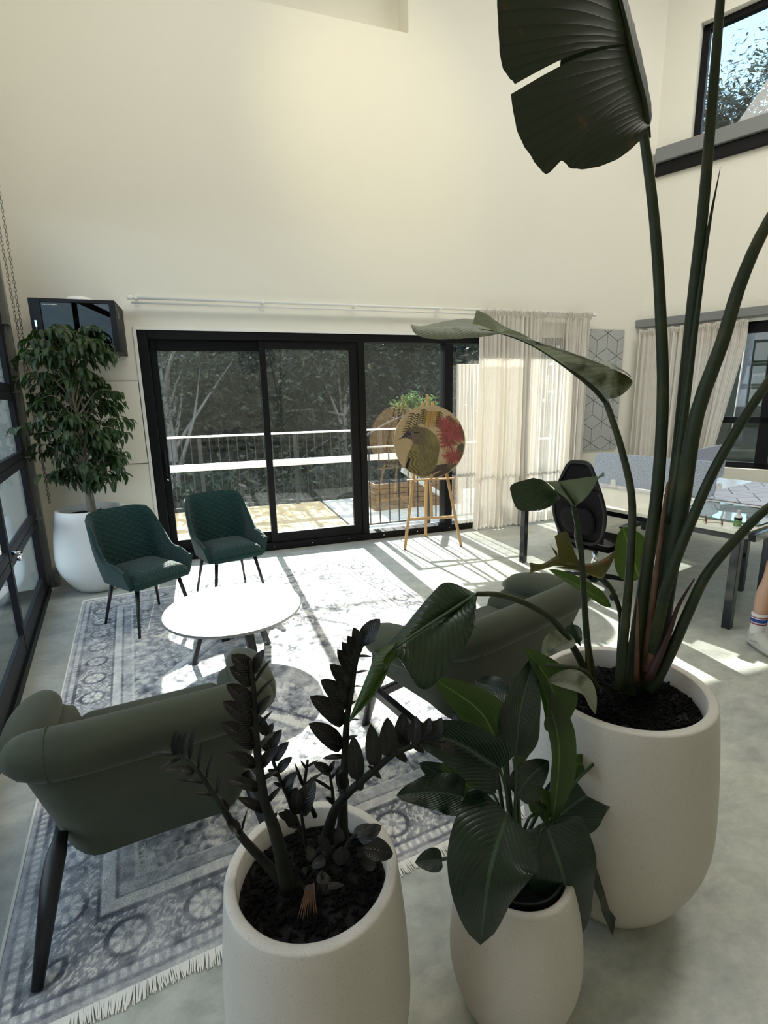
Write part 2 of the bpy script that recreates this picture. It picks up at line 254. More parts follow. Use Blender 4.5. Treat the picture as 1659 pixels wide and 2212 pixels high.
# ------------------------------------------------------------------ mesh helpers
class MB:
    def __init__(s): s.v = []; s.f = []; s.uv = {}; s.mi = []; s.cur = 0
    def add(s, vs, fs, uvs=None):
        o = len(s.v); s.v += [tuple(q) for q in vs]
        for i, f in enumerate(fs):
            if uvs is not None: s.uv[len(s.f)] = [uvs[k] for k in f]
            s.f.append(tuple(k+o for k in f)); s.mi.append(s.cur)
        return s
    def box(s, a, b, M=None):
        (x0, y0, z0), (x1, y1, z1) = a, b
        vs = [Vector(q) for q in ((x0,y0,z0),(x1,y0,z0),(x1,y1,z0),(x0,y1,z0),(x0,y0,z1),(x1,y0,z1),(x1,y1,z1),(x0,y1,z1))]
        if M is not None: vs = [M @ q for q in vs]
        return s.add(vs, [(0,3,2,1),(4,5,6,7),(0,1,5,4),(1,2,6,5),(2,3,7,6),(3,0,4,7)])
    def bar(s, p, q, w, h, up=(0, 0, 1)):
        p, q = Vector(p), Vector(q); t = (q-p).normalized(); up = Vector(up)
        if abs(t.dot(up)) > 0.99: up = Vector((0, 1, 0))
        a = t.cross(up).normalized(); b = a.cross(t)
        vs = [c + a*sx*w/2 + b*sy*h/2 for c in (p, q) for sx, sy in ((-1,-1),(1,-1),(1,1),(-1,1))]
        return s.add(vs, [(0,1,2,3),(7,6,5,4),(0,4,5,1),(1,5,6,2),(2,6,7,3),(3,7,4,0)])
    def tube(s, pts, r, n=10, cap=True, sx=1.0):
        pts = [Vector(p) for p in pts]; rs = r if isinstance(r, (list, tuple)) else [r]*len(pts)
        prev = None; vs = []
        for i, p in enumerate(pts):
            t = (pts[min(i+1, len(pts)-1)]-pts[max(i-1, 0)]).normalized()
            if prev is None: a = t.orthogonal().normalized()
            else:
                a = prev - t*prev.dot(t); a = a.normalized() if a.length > 1e-6 else t.orthogonal().normalized()
            prev = a; b = t.cross(a)
            for k in range(n):
                g = 2*math.pi*k/n; vs.append(p+(a*math.cos(g)*sx+b*math.sin(g))*rs[i])
        fs = [(i*n+k, i*n+(k+1) % n, (i+1)*n+(k+1) % n, (i+1)*n+k) for i in range(len(pts)-1) for k in range(n)]
        if cap: fs += [tuple(range(n-1, -1, -1)), tuple((len(pts)-1)*n+k for k in range(n))]
        uvs = [(k/n, i/(len(pts)-1)) for i in range(len(pts)) for k in range(n)]
        return s.add(vs, fs, uvs)
    def lathe(s, prof, n=48, c=(0, 0, 0)):
        vs = [(c[0]+r*math.cos(2*math.pi*k/n), c[1]+r*math.sin(2*math.pi*k/n), c[2]+z) for r, z in prof for k in range(n)]
        fs = [(i*n+k, i*n+(k+1) % n, (i+1)*n+(k+1) % n, (i+1)*n+k) for i in range(len(prof)-1) for k in range(n)]
        return s.add(vs, fs)
    def disc(s, r, z, n=48, c=(0, 0), flip=False):
        vs = [(c[0]+r*math.cos(2*math.pi*k/n), c[1]+r*math.sin(2*math.pi*k/n), z) for k in range(n)]
        f = tuple(range(n)); return s.add(vs, [f[::-1] if flip else f])
    def grid(s, rows, closed=False, uvs=True):
        n, m = len(rows), len(rows[0])
        vs = [p for r_ in rows for p in r_]
        fs = [(i*m+j, i*m+(j+1) % m, (i+1)*m+(j+1) % m, (i+1)*m+j) for i in range(n-1) for j in range(m if closed else m-1)]
        return s.add(vs, fs, [(j/(m-1), i/(n-1)) for i in range(n) for j in range(m)])
    def prism(s, poly, depth):      # poly: list of 3D points (planar, ccw), extruded by vector depth
        n = len(poly); vs = [Vector(p) for p in poly]+[Vector(p)+Vector(depth) for p in poly]
        return s.add(vs, [tuple(range(n))[::-1], tuple(range(n, 2*n))]+[(i, (i+1) % n, (i+1) % n+n, i+n) for i in range(n)])
    def mesh(s, name, mats=None, smooth=False):
        me = bpy.data.meshes.new(name); me.from_pydata(s.v, [], s.f)
        if s.uv:
            l = me.uv_layers.new(name='UVMap')
            for fi, p in enumerate(me.polygons):
                if fi in s.uv:
                    for k, li in enumerate(p.loop_indices): l.data[li].uv = s.uv[fi][k]
        for m in (mats if isinstance(mats, (list, tuple)) else [mats]):
            if m: me.materials.append(m)
        if any(s.mi): me.polygons.foreach_set('material_index', s.mi)
        if smooth: me.polygons.foreach_set('use_smooth', [True]*len(me.polygons))
        me.update(); return me
    def build(s, name, mats, parent=None, smooth=False, bevel=0, seg=2, subd=0, autos=None):
        o = bpy.data.objects.new(name, s.mesh(name, mats, smooth)); COL.objects.link(o)
        if parent is not None: o.parent = parent
        if bevel:
            b = o.modifiers.new('bevel', 'BEVEL'); b.width = bevel; b.segments = seg; b.limit_method = 'ANGLE'; b.angle_limit = rad(40)
        if subd:
            u = o.modifiers.new('subd', 'SUBSURF'); u.levels = subd; u.render_levels = subd
        return o
def thing(name, label, cat, loc=(0, 0, 0), rz=0, group=None):
    o = bpy.data.objects.new(name, None); COL.objects.link(o); o.location = loc; o.rotation_euler = (0, 0, rz)
    o.empty_display_size = 0.1
    tag(o, label, cat, group); return o
def tag(o, label, cat, group=None):
    o['label'] = label; o['category'] = cat
    if group: o['group'] = group
    return o
def struct(o): o['kind'] = 'structure'; return o
def sempty(name, loc=(0, 0, 0), rz=0):
    o = bpy.data.objects.new(name, None); COL.objects.link(o); o.location = loc; o.rotation_euler = (0, 0, rz); o.empty_display_size = .1
    return struct(o)
def dup(root, loc, rz, label=None, group=None):
    def cp(o, par):
        c = o.copy(); COL.objects.link(c)
        if par is not None: c.parent = par
        for ch in list(KIDS.get(o.name, [])): cp(ch, c)
        return c
    c = cp(root, None); c.location = loc; c.rotation_euler = (0, 0, rz)
    if label: c['label'] = label
    return c
KIDS = {}
def index_kids():
    KIDS.clear()
    for o in bpy.data.objects:
        if o.parent: KIDS.setdefault(o.parent.name, []).append(o)
def inst(mesh, name, parent, M, mat=None):
    o = bpy.data.objects.new(name, mesh); COL.objects.link(o); o.parent = parent; o.matrix_local = M; return o
def catmull(pts, n):
    pts = [Vector(p) for p in pts]
    if len(pts) == 2: return [pts[0].lerp(pts[1], i/(n-1)) for i in range(n)]
    P = [pts[0]*2-pts[1]]+pts+[pts[-1]*2-pts[-2]]
    out = []
    segs = len(pts)-1
    for i in range(n):
        u = i/(n-1)*segs; k = min(int(u), segs-1); t = u-k
        a, b, c, d = P[k], P[k+1], P[k+2], P[k+3]
        out.append(0.5*((2*b)+(c-a)*t+(2*a-5*b+4*c-d)*t*t+(3*b-a-3*c+d)*t**3))
    return out
def lerp(a, b, t): return a+(b-a)*t
def zrot(a): return Matrix.Rotation(a, 4, 'Z')

# ================================================================== THE SETTING
YB = 5.71
FOOT = [(-1.66, YB+.36), (0.07, -4.5), (13.5, -4.5), (13.5, YB+.36)]
fl = MB(); fl.prism([(x, y, -.15) for x, y in FOOT], (0, 0, .15))
struct(fl.build('floor', floor_m))
# back wall with the door opening and a shadowed recess high up
wb = MB()
OX0, OX1, OZ = -0.59, 4.55, 2.37
wb.box((-1.9, YB, 0), (OX0, YB+0.3, 5.31)); wb.box((OX1, YB, 0), (5.9, YB+0.3, 5.31)); wb.box((OX0, YB, OZ), (OX1, YB+0.3, 5.31))
wb.box((-1.9, YB+0.3, 0), (OX0, YB+0.36, 7.0)); wb.box((OX1, YB+0.3, 0), (6.1, YB+0.36, 7.0)); wb.box((OX0, YB+0.3, OZ), (OX1, YB+0.36, 7.0))
wb.box((2.29, YB, 5.31), (5.9, YB+0.3, 7.0)); wb.box((-1.9, YB, 5.31), (-1.5, YB+0.3, 7.0))
struct(wb.build('wall_back', wall_m))
LU = Vector((0.166, -0.986, 0)).normalized(); LNV = Vector((0.986, 0.166, 0)).normalized()
LP = Vector((-1.615, YB, 0))                       # left wall meets back wall here
def LW(t, z=0, d=0): p = LP+LU*t+LNV*d; return Vector((p.x, p.y, z))
def wallbox(mb, W, t0, t1, z0, z1, d0, d1):
    vs = [W(t0, z0, d0), W(t1, z0, d0), W(t1, z0, d1), W(t0, z0, d1), W(t0, z1, d0), W(t1, z1, d0), W(t1, z1, d1), W(t0, z1, d1)]
    return mb.add(vs, [(0,3,2,1),(4,5,6,7),(0,1,5,4),(1,2,6,5),(2,3,7,6),(3,0,4,7)])
wl = MB()
wallbox(wl, LW, -0.1, 0.40, 0, 7, -0.3, -0.02); wallbox(wl, LW, 0.40, 5.3, 3.3, 7, -0.3, -0.02); wallbox(wl, LW, 5.3, 10.3, 0, 7, -0.3, -0.02)
struct(wl.build('wall_left', wall_m))
RU = Vector((0.454, -0.891, 0)).normalized(); RNV = Vector((-0.891, -0.454, 0)).normalized()
RP = Vector((5.62, YB, 0))
def RW(t, z=0, d=0): p = RP+RU*t+RNV*d; return Vector((p.x, p.y, z))
wr = MB()
wallbox(wr, RW, -0.3, 0.38, 0, 7, -0.25, 0); wallbox(wr, RW, 0.38, 6.0, 5.82, 7, -0.25, 0); wallbox(wr, RW, 0.38, 6.0, 2.50, 4.40, -0.25, 0)
wallbox(wr, RW, 0.38, 6.0, 0, 0.72, -0.25, 0); wallbox(wr, RW, 6.0, 11.6, 0, 7, -0.25, 0)
struct(wr.build('wall_right', wall_m))
cg = MB(); cg.prism([(x-.3*(x < 1), y, 7.0) for x, y in FOOT], (0, 0, .15)); struct(cg.build('ceiling', white_m))
wf = MB(); wf.box((-.2, -4.65, 0), (13.5, -4.5, 7.0))
struct(wf.build('wall_front', wall_m))
bb = MB(); bb.box((-1.60, YB-0.012, 0), (OX0-0.03, YB, 0.10)); bb.box((OX1, YB-0.012, 0), (5.62, YB, 0.10)); struct(bb.build('baseboard_back', wall_m, bevel=.003))
bl = MB(); wallbox(bl, RW, 0.02, 6.0, 0, 0.10, 0, 0.012); struct(bl.build('baseboard_right', wall_m))
tr = MB()
tr.box((OX0-0.03, YB-0.008, 0), (OX0, YB+0.10, OZ+0.03)); tr.box((OX0, YB-0.008, OZ), (OX1, YB+0.10, OZ+0.03))
struct(tr.build('trim_1', white_m, bevel=.002))

# ---- black sliding door wall
d1 = sempty('door_1', (0, YB, 0))
def part_box(name, a, b, mat, par, bevel=.004): m = MB(); m.box(a, b); return m.build(name, mat, par, bevel=bevel)
part_box('jamb', (-0.585, 0.0, 0), (-0.50, 0.16, 2.365), frame_m, d1)
part_box('head', (-0.50, 0.0, 2.29), (4.54, 0.16, 2.365), frame_m, d1)
sill = part_box('sill', (-0.585, -0.01, 0), (4.54, 0.16, 0.085), frame_m, d1)
for i in range(11):
    s_ = MB(); s_.lathe([(0, 0), (0.006, 0.001), (0.006, 0.004)], 8); o = s_.build('screw', chrome_m, sill); o.rotation_euler = (rad(90), 0, 0); o.location = (-0.3+i*0.44, -0.0105, 0.045)
def sash(x0, x1, z0, z1, y0, y1, st_l, st_r, rt, rb, name='sliding_panel', gm=None):
    m = MB(); m.box((x0, y0, z0), (x0+st_l, y1, z1)); m.box((x1-st_r, y0, z0), (x1, y1, z1)); m.box((x0+st_l, y0, z1-rt), (x1-st_r, y1, z1)); m.box((x0+st_l, y0, z0), (x1-st_r, y1, z0+rb))
    p = m.build(name, frame_m, d1, bevel=.004)
    g = MB(); ym = (y0+y1)/2; g.box((x0+st_l-.005, ym-.004, z0+rb-.005), (x1-st_r+.005, ym+.004, z1-rt+.005)); g.build('pane', gm or glass_m, p)
    return p
s1 = sash(-0.50, 0.625, 0.085, 2.29, 0.085, 0.135, 0.066, 0.055, 0.108, 0.12)
s2 = sash(0.565, 1.645, 0.085, 2.29, 0.02, 0.075, 0.068, 0.10, 0.088, 0.11)
h = MB(); h.box((-0.475, 0.055, 0.92), (-0.452, 0.085, 1.20)); h.build('door_handle', plastic_m, s1, bevel=.006)
h = MB(); h.lathe([(0, 0), (0.011, 0.002), (0.011, 0.015), (0, 0.016)], 12); o = h.build('lock_cylinder', chrome_m, s1); o.rotation_euler = (rad(90), 0, 0); o.location = (-0.462, 0.085, 0.875)
part_box('mullion', (1.645, 0.0, 0.085), (1.722, 0.16, 2.29), frame_m, d1)
for x0, x1 in ((1.722, 2.715), (2.820, 3.72), (3.82, 4.44)):
    g = MB(); g.box((x0, 0.060, 0.085), (x1, 0.068, 2.29)); g.build('fixed_pane', glass_m, d1)
for x0, x1 in ((2.715, 2.82), (3.72, 3.82), (4.44, 4.545)): part_box('mullion', (x0, 0.0, 0.085), (x1, 0.16, 2.29), frame_m, d1)

# ---- glazed sectional garage door in the left wall
gd = sempty('door_2', LW(0, 0, 0))
def lbox(name, t0, t1, z0, z1, d0, d1_, mat, par=None, bevel=.003):
    m = MB(); o0 = LW(0, 0, 0); vs = [LW(t, z, d)-o0 for t, z, d in ((t0,z0,d0),(t1,z0,d0),(t1,z0,d1_),(t0,z0,d1_),(t0,z1,d0),(t1,z1,d0),(t1,z1,d1_),(t0,z1,d1_))]
    m.add(vs, [(0,3,2,1),(4,5,6,7),(0,1,5,4),(1,2,6,5),(2,3,7,6),(3,0,4,7)]); return m.build(name, mat, par or gd, bevel=bevel)
TS, TE = 0.62, 5.0                                # first and last stile
secs = [(0.06, 0.70), (0.70, 1.24), (1.24, 1.78), (1.78, 2.32), (2.32, 2.86)]
for k, (z0, z1) in enumerate(secs):
    sec = lbox('door_section', TS, TE, z1-0.065, z1-0.005, -0.035, 0.0, door_m)
    lbox('bottom_rail', TS, TE, z0+0.0, z0+(0.14 if k == 0 else 0.06), -0.035, 0.0, door_m, sec)
    for t0 in (TS, 1.98, 3.42, TE-.12): lbox('stile', t0, t0+(0.13 if t0 == TS else 0.06), z0, z1-0.01, -0.034, 0.004, door_m, sec)
    for t0, t1 in ((TS+.13, 1.98), (2.04, 3.42), (3.48, TE-.12)): lbox('glass_panel', t0-.01, t1+.01, z0+.055, z1-.055, -0.02, -0.014, clear_m, sec, 0)
    # hinge and roller bracket
    hb = MB(); o0 = LW(0, 0, 0)
    hb.bar(LW(TS-0.02, z1-.10, .02)-o0, LW(TS-0.02, z1+.09, .02)-o0, .03, .006, LNV); hb.bar(LW(TS-.09, z1, .02)-o0, LW(TS+.03, z1, .02)-o0, .05, .01, (0, 0, 1))
    hb.tube([LW(TS-.13, z1, .025)-o0, LW(TS-.02, z1, .025)-o0], .012, 8); hb.build('hinge', greymetal_m, sec, bevel=.002)
lbox('threshold_seal', TS-.08, TE, 0.0, 0.06, -0.05, 0.02, frame_m)
lbox('vertical_track', 0.46, 0.53, 0.04, 3.2, -0.02, 0.045, greymetal_m); lbox('track_lip', 0.53, 0.60, 0.04, 3.2, -0.03, -0.015, greymetal_m)
lbox('jamb_seal', 0.40, 0.46, 0.0, 3.3, -0.04, -0.0, door_m)
k = MB(); o0 = LW(0, 0, 0); k.tube([LW(2.0, .74, .01)-o0, LW(2.0, .74, .06)-o0], .012, 8); k.tube([LW(1.93, .74, .06)-o0, LW(2.09, .72, .06)-o0], .014, 8); k.build('latch_handle', chrome_m, gd, smooth=True)
bk = MB(); bk.box((-.05, -.03, 0), (.03, .03, .16)); bk.box((-.035, -.05, .02), (-.01, -.03, .13)); bk.box((.0, -.045, .05), (.03, -.03, .09))
o = bk.build('roller_bracket', greymetal_m, gd, bevel=.004); o.location = LW(.50, .03, .06)-LW(0, 0, 0)

# ---- windows in the right wall
def rwin(name, t0, t1, z0, z1, muls, rails, fr=.07, dep=(-.16, -.08), head=None):
    w_ = sempty(name, RW(0, 0, 0)); o0 = RW(0, 0, 0)
    def rb(nm, a, b, c, d_, e0, e1, mat, bevel=.003):
        m = MB(); vs = [RW(t, z, d)-o0 for t, z, d in ((a,c,e0),(b,c,e0),(b,c,e1),(a,c,e1),(a,d_,e0),(b,d_,e0),(b,d_,e1),(a,d_,e1))]
        m.add(vs, [(0,3,2,1),(4,5,6,7),(0,1,5,4),(1,2,6,5),(2,3,7,6),(3,0,4,7)]); return m.build(nm, mat, w_, bevel=bevel)
    rb('frame_stile', t0, t0+fr, z0, z1, *dep, frame_m); rb('frame_stile', t1-fr, t1, z0, z1, *dep, frame_m)
    rb('frame_head', t0, t1, z1-(head or fr), z1, *dep, frame_m); rb('frame_bottom', t0, t1, z0, z0+fr, *dep, frame_m)
    for t in muls: rb('mullion', t, t+.13, z0, z1, *dep, frame_m)
    for z in rails: rb('transom', t0, t1, z, z+.08, *dep, frame_m)
    edges = [t0]+[t for t in muls]+[t1]
    for a, b in zip(edges[:-1], edges[1:]):
        rb('pane', a+.03, b-.01, z0+.02, z1-.02, -.125, -.118, clear_m, 0)
    return w_
rwin('window_1', 0.39, 6.0, 4.42, 5.82, [2.6, 4.3], [])
rwin('window_2', 0.39, 6.0, 0.72, 2.50, [1.42, 3.0, 4.5], [1.27], head=.16)
def rtrim(name, t0, t1, z0, z1, d0, d1_, mat):
    m = MB(); wallbox(m, RW, t0, t1, z0, z1, d0, d1_); return struct(m.build(name, mat, bevel=.006))
rtrim('trim_2', 0.02, 6.0, 4.46, 4.62, -0.02, 0.09, grey_m)       # grey ledge under the high window
rtrim('trim_3', 0.02, 6.0, 4.32, 4.455, -0.02, 0.045, frame_m)
rtrim('trim_4', -0.06, 6.0, 2.515, 2.615, 0.0, 0.10, grey_m)      # grey pelmet bar over the low windows
rtrim('trim_5', 0.30, 6.0, 2.46, 2.50, 0.0, 0.02, white_m)

# ================================================================== OUTSIDE
gr = MB(); rows = []
def hill(x, y):
    if y > 5.85:
        b = -2.6 + max(0, y-11)*0.42
        if y < 10.5: b = -2.6
        return b + 0.5*noise.noise(Vector((x*.2, y*.2, 0)))
    return -0.12
for j in range(41):
    y = -25+j*1.5 if j < 21 else 6.0+(j-21)*1.6
    rows.append([(x, y, hill(x, y) if y > 5.9 else -0.2) for x in [(-45+i*2.4) for i in range(40)]])
gr.grid(rows); o = struct(gr.build('ground', ground_m, smooth=True))
pv = MB(); pv.prism([(-14, 5.6, -.17), (-14, -8, -.17), (.2, -8, -.17), (.2, -4.7, -.17), (-1.95, 5.6, -.17)], (0, 0, .14)); struct(pv.build('driveway', paving_m))
dk = sempty('deck', (0, YB+.36, -0.05))
bd = MB(); bd.box((-3.2, 0, -.03), (1.72, .080, 0)); bme = bd.mesh('deck_board', deck_m)
for i in range(28): inst(bme, 'board', dk, Matrix.Translation((0, .005+i*.0925, 0)))
bd = MB(); bd.box((0, 0, -.03), (3.6, .080, 0)); bme2 = bd.mesh('pale_deck_board', deckwhite_m)
for i in range(28): inst(bme2, 'pale_board', dk, Matrix.Translation((1.76, .005+i*.0925, 0)))
m = MB(); m.box((-3.2, 0, -.28), (5.4, 2.62, -.04)); m.build('deck_joists', dark_m, dk)
m = MB()
for x, y, z in ((-3, 2.5, 0), (0, 2.5, 0), (3, 2.5, 0), (5, .3, 0)): m.box((x-.06, y-.06, -2.6), (x+.06, y+.06, -.2))
m.build('deck_post', bark2_m, dk)
# far balustrade
rl = thing('balcony_railing', 'long balcony railing with white mid rail along the far edge of the yellow deck', 'railing', (0, 8.58, -0.05))
m = MB(); m.box((-3.2, -.03, 1.185), (4.4, .03, 1.215)); m.build('top_rail', rail_m, rl, bevel=.004)
m = MB(); m.box((-3.2, -.06, .665), (4.4, -.02, .775)); m.build('mid_rail', rail_m, rl, bevel=.004)
m = MB(); m.box((-3.2, -.015, .06), (4.4, .015, .085)); m.build('bottom_rail', baluster_m, rl)
bm_ = MB(); bm_.box((-.007, -.007, .085), (.007, .007, 1.185)); bme = bm_.mesh('baluster', baluster_m)
for i in range(54): inst(bme, 'baluster', rl, Matrix.Translation((-3.1+i*.14, 0, 0)))
bm_ = MB(); bm_.box((-.03, -.02, 0), (.03, .02, 1.185)); bme = bm_.mesh('post', baluster_m)
for i in range(6): inst(bme, 'post', rl, Matrix.Translation((-3.17+i*1.5, 0, 0)))
# near balustrade close to the right-hand panes, turned along the pale stair landing
rn = thing('landing_railing', 'grey stair landing railing just outside the fixed panes behind the easel', 'railing', (1.80, 6.30, -0.05))
m = MB(); m.box((0, -.025, 1.10), (2.9, .0, 1.12)); m.build('top_rail', rail_m, rn);
m = MB(); m.box((0, -.012, .08), (2.9, .012, .10)); m.build('bottom_rail', baluster_m, rn)
bm_ = MB(); bm_.box((-.007, -.007, .1), (.007, .007, 1.1)); bme = bm_.mesh('baluster', baluster_m)
for i in range(21): inst(bme, 'baluster', rn, Matrix.Translation((.12+i*.135, 0, 0)))
for x in (.04, .94, 1.9, 2.86):
    m = MB(); m.box((x-.035, -.02, 0), (x+.035, .02, 1.12)); m.build('post', baluster_m, rn)
m = MB(); m.bar((.6, .06, .78), (1.75, .95, .10), .04, .06); m.build('stair_handrail', rail_m, rn)
st = thing('timber_planter_box', 'low brown timber box on the landing behind the easel legs', 'planter', (2.35, 7.45, -0.05))
m = MB()
for i in range(5): m.box((0, 0, .002+i*.085), (1.5, .03, .08+i*.085)); m.box((0, .03, .002+i*.085), (.03, .8, .08+i*.085)); m.box((1.47, .03, .002+i*.085), (1.5, .8, .08+i*.085))
m.build('plank_side', principled('stained_timber', (.16, .085, .035), .7, var=(8, (.24, .14, .06), .4, .7)), st, bevel=.003)
m = MB(); m.box((.03, .03, .30), (1.47, .8, .36)); m.build('soil', soil_m, st)
cb = MB(); cb.tube([(-9, 9.3, 3.35), (-4, 9.2, 3.15), (0, 9.1, 3.05), (2.68, 9.1, 3.08)], .018, 8)  # two unseen cables, added for the crossing shadow lines on the rug
tag(cb.build('shadow_cable', plastic_m, smooth=True), 'lower black cable outside the door, added unseen to cast a shadow line on the rug', 'cable')
cb = MB(); cb.tube([(-9, 8.0, 2.75), (-3, 8.7, 2.88), (2.68, 9.12, 3.16)], .011, 8)
tag(cb.build('shadow_cable', plastic_m, smooth=True), 'thin upper cable at an angle, added unseen to cast the crossing shadow on the rug', 'cable')

pl_ = thing('added_cable_pole', 'slim timber pole added beyond the deck to end the shadow cables, mostly hidden behind the wide door mullion', 'pole', (2.68, 9.1, -2.65))
m = MB(); m.tube([(0, 0, 0), (0, 0, 5.9)], [.05, .04], 10); m.build('shaft', bark2_m, pl_, smooth=True)  # pole added to end the cables and keep their shadows off the curtain
m = MB(); m.bar((-.12, 0, 5.72), (.12, 0, 5.72), .03, .05); m.build('crosspiece', dark_m, pl_)

# trees ------------------------------------------------------------
def leaf_cloud(rng, n, rx, ry, rz_, size, zc, clump=14):
    c = np.array([[rng.gauss(0, .42), rng.gauss(0, .42), rng.gauss(0, .42)] for _ in range(clump)])
    v = []; f = []
    for i in range(n):
        k = c[rng.randrange(clump)]
        p = (k + np.array([rng.gauss(0, .20), rng.gauss(0, .20), rng.gauss(0, .20)]))*np.array([rx, ry, rz_])+np.array([0, 0, zc])
        a = Vector((rng.gauss(0, 1), rng.gauss(0, 1), rng.gauss(0, 1))).normalized(); b = a.orthogonal().normalized()
        a = a*size*rng.uniform(.6, 1.4); b = b*size*.45*rng.uniform(.6, 1.3); P = Vector(p); o = len(v)
        v += [tuple(P-a), tuple(P+b*.9), tuple(P+a), tuple(P-b*.9)]; f += [(o, o+1, o+2, o+3)]
    return v, f, c
def branches(mb, rng, base, h, c, rx, ry, rz_, zc, r0):
    top = base+Vector((rng.uniform(-.3, .3), rng.uniform(-.3, .3), h)); mid = base.lerp(top, .5)+Vector((rng.uniform(-.25, .25), 0, 0))
    trunk = catmull([base, mid, top], 7); mb.tube(trunk, [r0*(1-.7*i/6) for i in range(7)], 8)
    for k in c:
        e = Vector((k[0]*rx, k[1]*ry, k[2]*rz_+zc)); s = trunk[rng.randrange(2, 7)]
        m_ = s.lerp(e, .5)+Vector((rng.uniform(-.2, .2), rng.uniform(-.2, .2), .15)); mb.tube(catmull([s, m_, e], 5), [r0*.35, r0*.28, r0*.2, r0*.12, r0*.05], 5, cap=False)
def tree(name, label, loc, rx, ry, rz_, zc, n, size, seed, r0=.16, mat=None, trunkmat=None, clump=16, cat='tree'):
    rng = random.Random(seed); t = thing(name, label, cat, loc)
    v, f, c = leaf_cloud(rng, n, rx, ry, rz_, size, zc, clump)
    me = bpy.data.meshes.new('crown'); me.from_pydata(v, [], f); me.materials.append(mat or treeleaf_m); o = bpy.data.objects.new('crown', me); COL.objects.link(o); o.parent = t; o['kind'] = 'stuff'
    mb = MB(); branches(mb, rng, Vector((0, 0, 0)), zc*.95, c, rx, ry, rz_, zc, r0); mb.build('trunk', trunkmat or bark2_m, t, smooth=True)
    return t
TR = [  # beyond the deck, seen through the door
 ('bare_branched_tree', 'pale grey tree with forking bare branches seen through left door pane', (-1.0, 14.0, -1.6), 2.2, 1.6, 1.8, 4.4, 5000, .06, 3, .17),
 ('hillside_tree', 'dense dark tree on the slope behind the meeting stiles of the door', (1.3, 15.5, -.9), 2.3, 1.4, 2.6, 2.9, 15000, .10, 4, .15),
 ('hillside_tree', 'dark evergreen behind the right half of the second door pane', (3.9, 14.6, -1.2), 2.2, 1.4, 2.6, 3.1, 15000, .10, 5, .15),
 ('hillside_tree', 'dark tree seen through the fixed pane above the easel', (6.6, 15.5, -.9), 2.4, 1.4, 2.8, 3.0, 15000, .10, 6, .15),
 ('hillside_tree', 'dark evergreen at the curtain edge beyond the balcony', (9.6, 16, -.6), 2.5, 1.5, 2.8, 3.0, 12000, .10, 8, .15),
 ('hillside_tree', 'dark tree at the far left edge of the garden slope', (-3.9, 15.5, -.9), 2.4, 1.4, 2.6, 3.0, 13000, .10, 9, .15)]
for nm, lb, loc, rx, ry, rz_, zc, n, sz, sd, r0 in TR: tree(nm, lb, loc, rx, ry, rz_, zc, n, sz, sd, r0)
tree('tall_hedge', 'tall continuous dark hedge closing the garden behind the trees', (2.5, 19.2, .8), 10.5, .9, 2.9, 2.0, 45000, .16, 21, .1, clump=220, cat='hedge')
tree('low_shrub', 'low dark shrub below the balcony rail on the left', (-.6, 10.4, -2.6), 1.5, .8, 1.3, 1.9, 6000, .085, 11, .05, clump=20, cat='shrub')
tree('low_shrub', 'low dark shrub below the balcony rail in the middle', (2.2, 10.6, -2.6), 1.7, .8, 1.3, 2.0, 6000, .085, 12, .05, clump=20, cat='shrub')
tree('low_shrub', 'leafy shrub beyond the landing railing on the right', (5.0, 10.4, -2.6), 1.6, .8, 1.4, 2.2, 6000, .085, 13, .05, clump=20, cat='shrub')
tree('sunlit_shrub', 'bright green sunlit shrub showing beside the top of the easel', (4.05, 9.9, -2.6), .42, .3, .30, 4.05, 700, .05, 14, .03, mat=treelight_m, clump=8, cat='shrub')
# beyond the high window on the right
tree('tall_conifer', 'dark bushy conifer low in the high corner window', (17.0, 14.4, -.3), 2.2, 2.2, 2.6, 9.3, 9000, .17, 31, .25)
tree('open_crowned_tree', 'thin crowned tree with sparse twigs against the sky', (20.8, 15.6, -.3), 2.2, 2.4, 3.4, 13.4, 3800, .12, 32, .2)
tree('tall_conifer', 'distant dark tree right of the thin crowned tree', (24.0, 16.5, -.3), 2.6, 2.4, 2.6, 11.2, 8000, .18, 33, .25)
nb = thing('neighbour_building', 'grey rendered building outside the low right window', 'building', (13.5, 6.5, -.2), rad(-27))
m = MB(); m.box((0, -16, 0), (4, 4.5, 3.6)); m.build('wall', principled('dark_cladding', (.022, .024, .024), .9, spec=.1, var=(2, (.05, .052, .05), .45, .7)), nb)
m = MB(); m.box((-.3, -16.3, 3.6), (4.3, 4.8, 3.8)); m.build('roof', dark_m, nb)
for y in (-4, -1.2, 1.6, 4.4):
    m = MB(); m.box((-.05, y, 1.0), (.02, y+1.6, 2.4)); f_ = m.build('window', frame_m, nb); m = MB(); m.box((-.06, y+.08, 1.08), (-.052, y+1.52, 2.32)); m.build('pane', clear_m, f_)

# ================================================================== WALL FITTINGS
cr = thing('curtain_rod', 'double white curtain rod running above the black sliding door', 'curtain rod', (0, YB, 2.645))
m = MB(); m.tube([(-.60, -.10, 0), (4.74, -.10, .012)], .014, 12); m.build('rod', white_m, cr, smooth=True)
m = MB(); m.tube([(-.60, -.05, -.035), (4.74, -.05, -.028)], .010, 10); m.build('rear_rod', white_m, cr, smooth=True)
for x in (-.55, .63, 1.60, 2.6, 4.0):
    m = MB(); m.box((x-.012, -.115, -.012), (x+.012, 0, .008)); m.box((x-.02, -.006, -.06), (x+.02, 0, .05)); m.build('bracket', white_m, cr, bevel=.002)
for x in (-.60, 4.74):
    m = MB(); m.lathe([(0, -.03), (.02, -.02), (.02, .02), (0, .03)], 12); o = m.build('finial', white_m, cr, smooth=True); o.rotation_euler = (0, rad(90), 0); o.location = (x, -.10, 0)

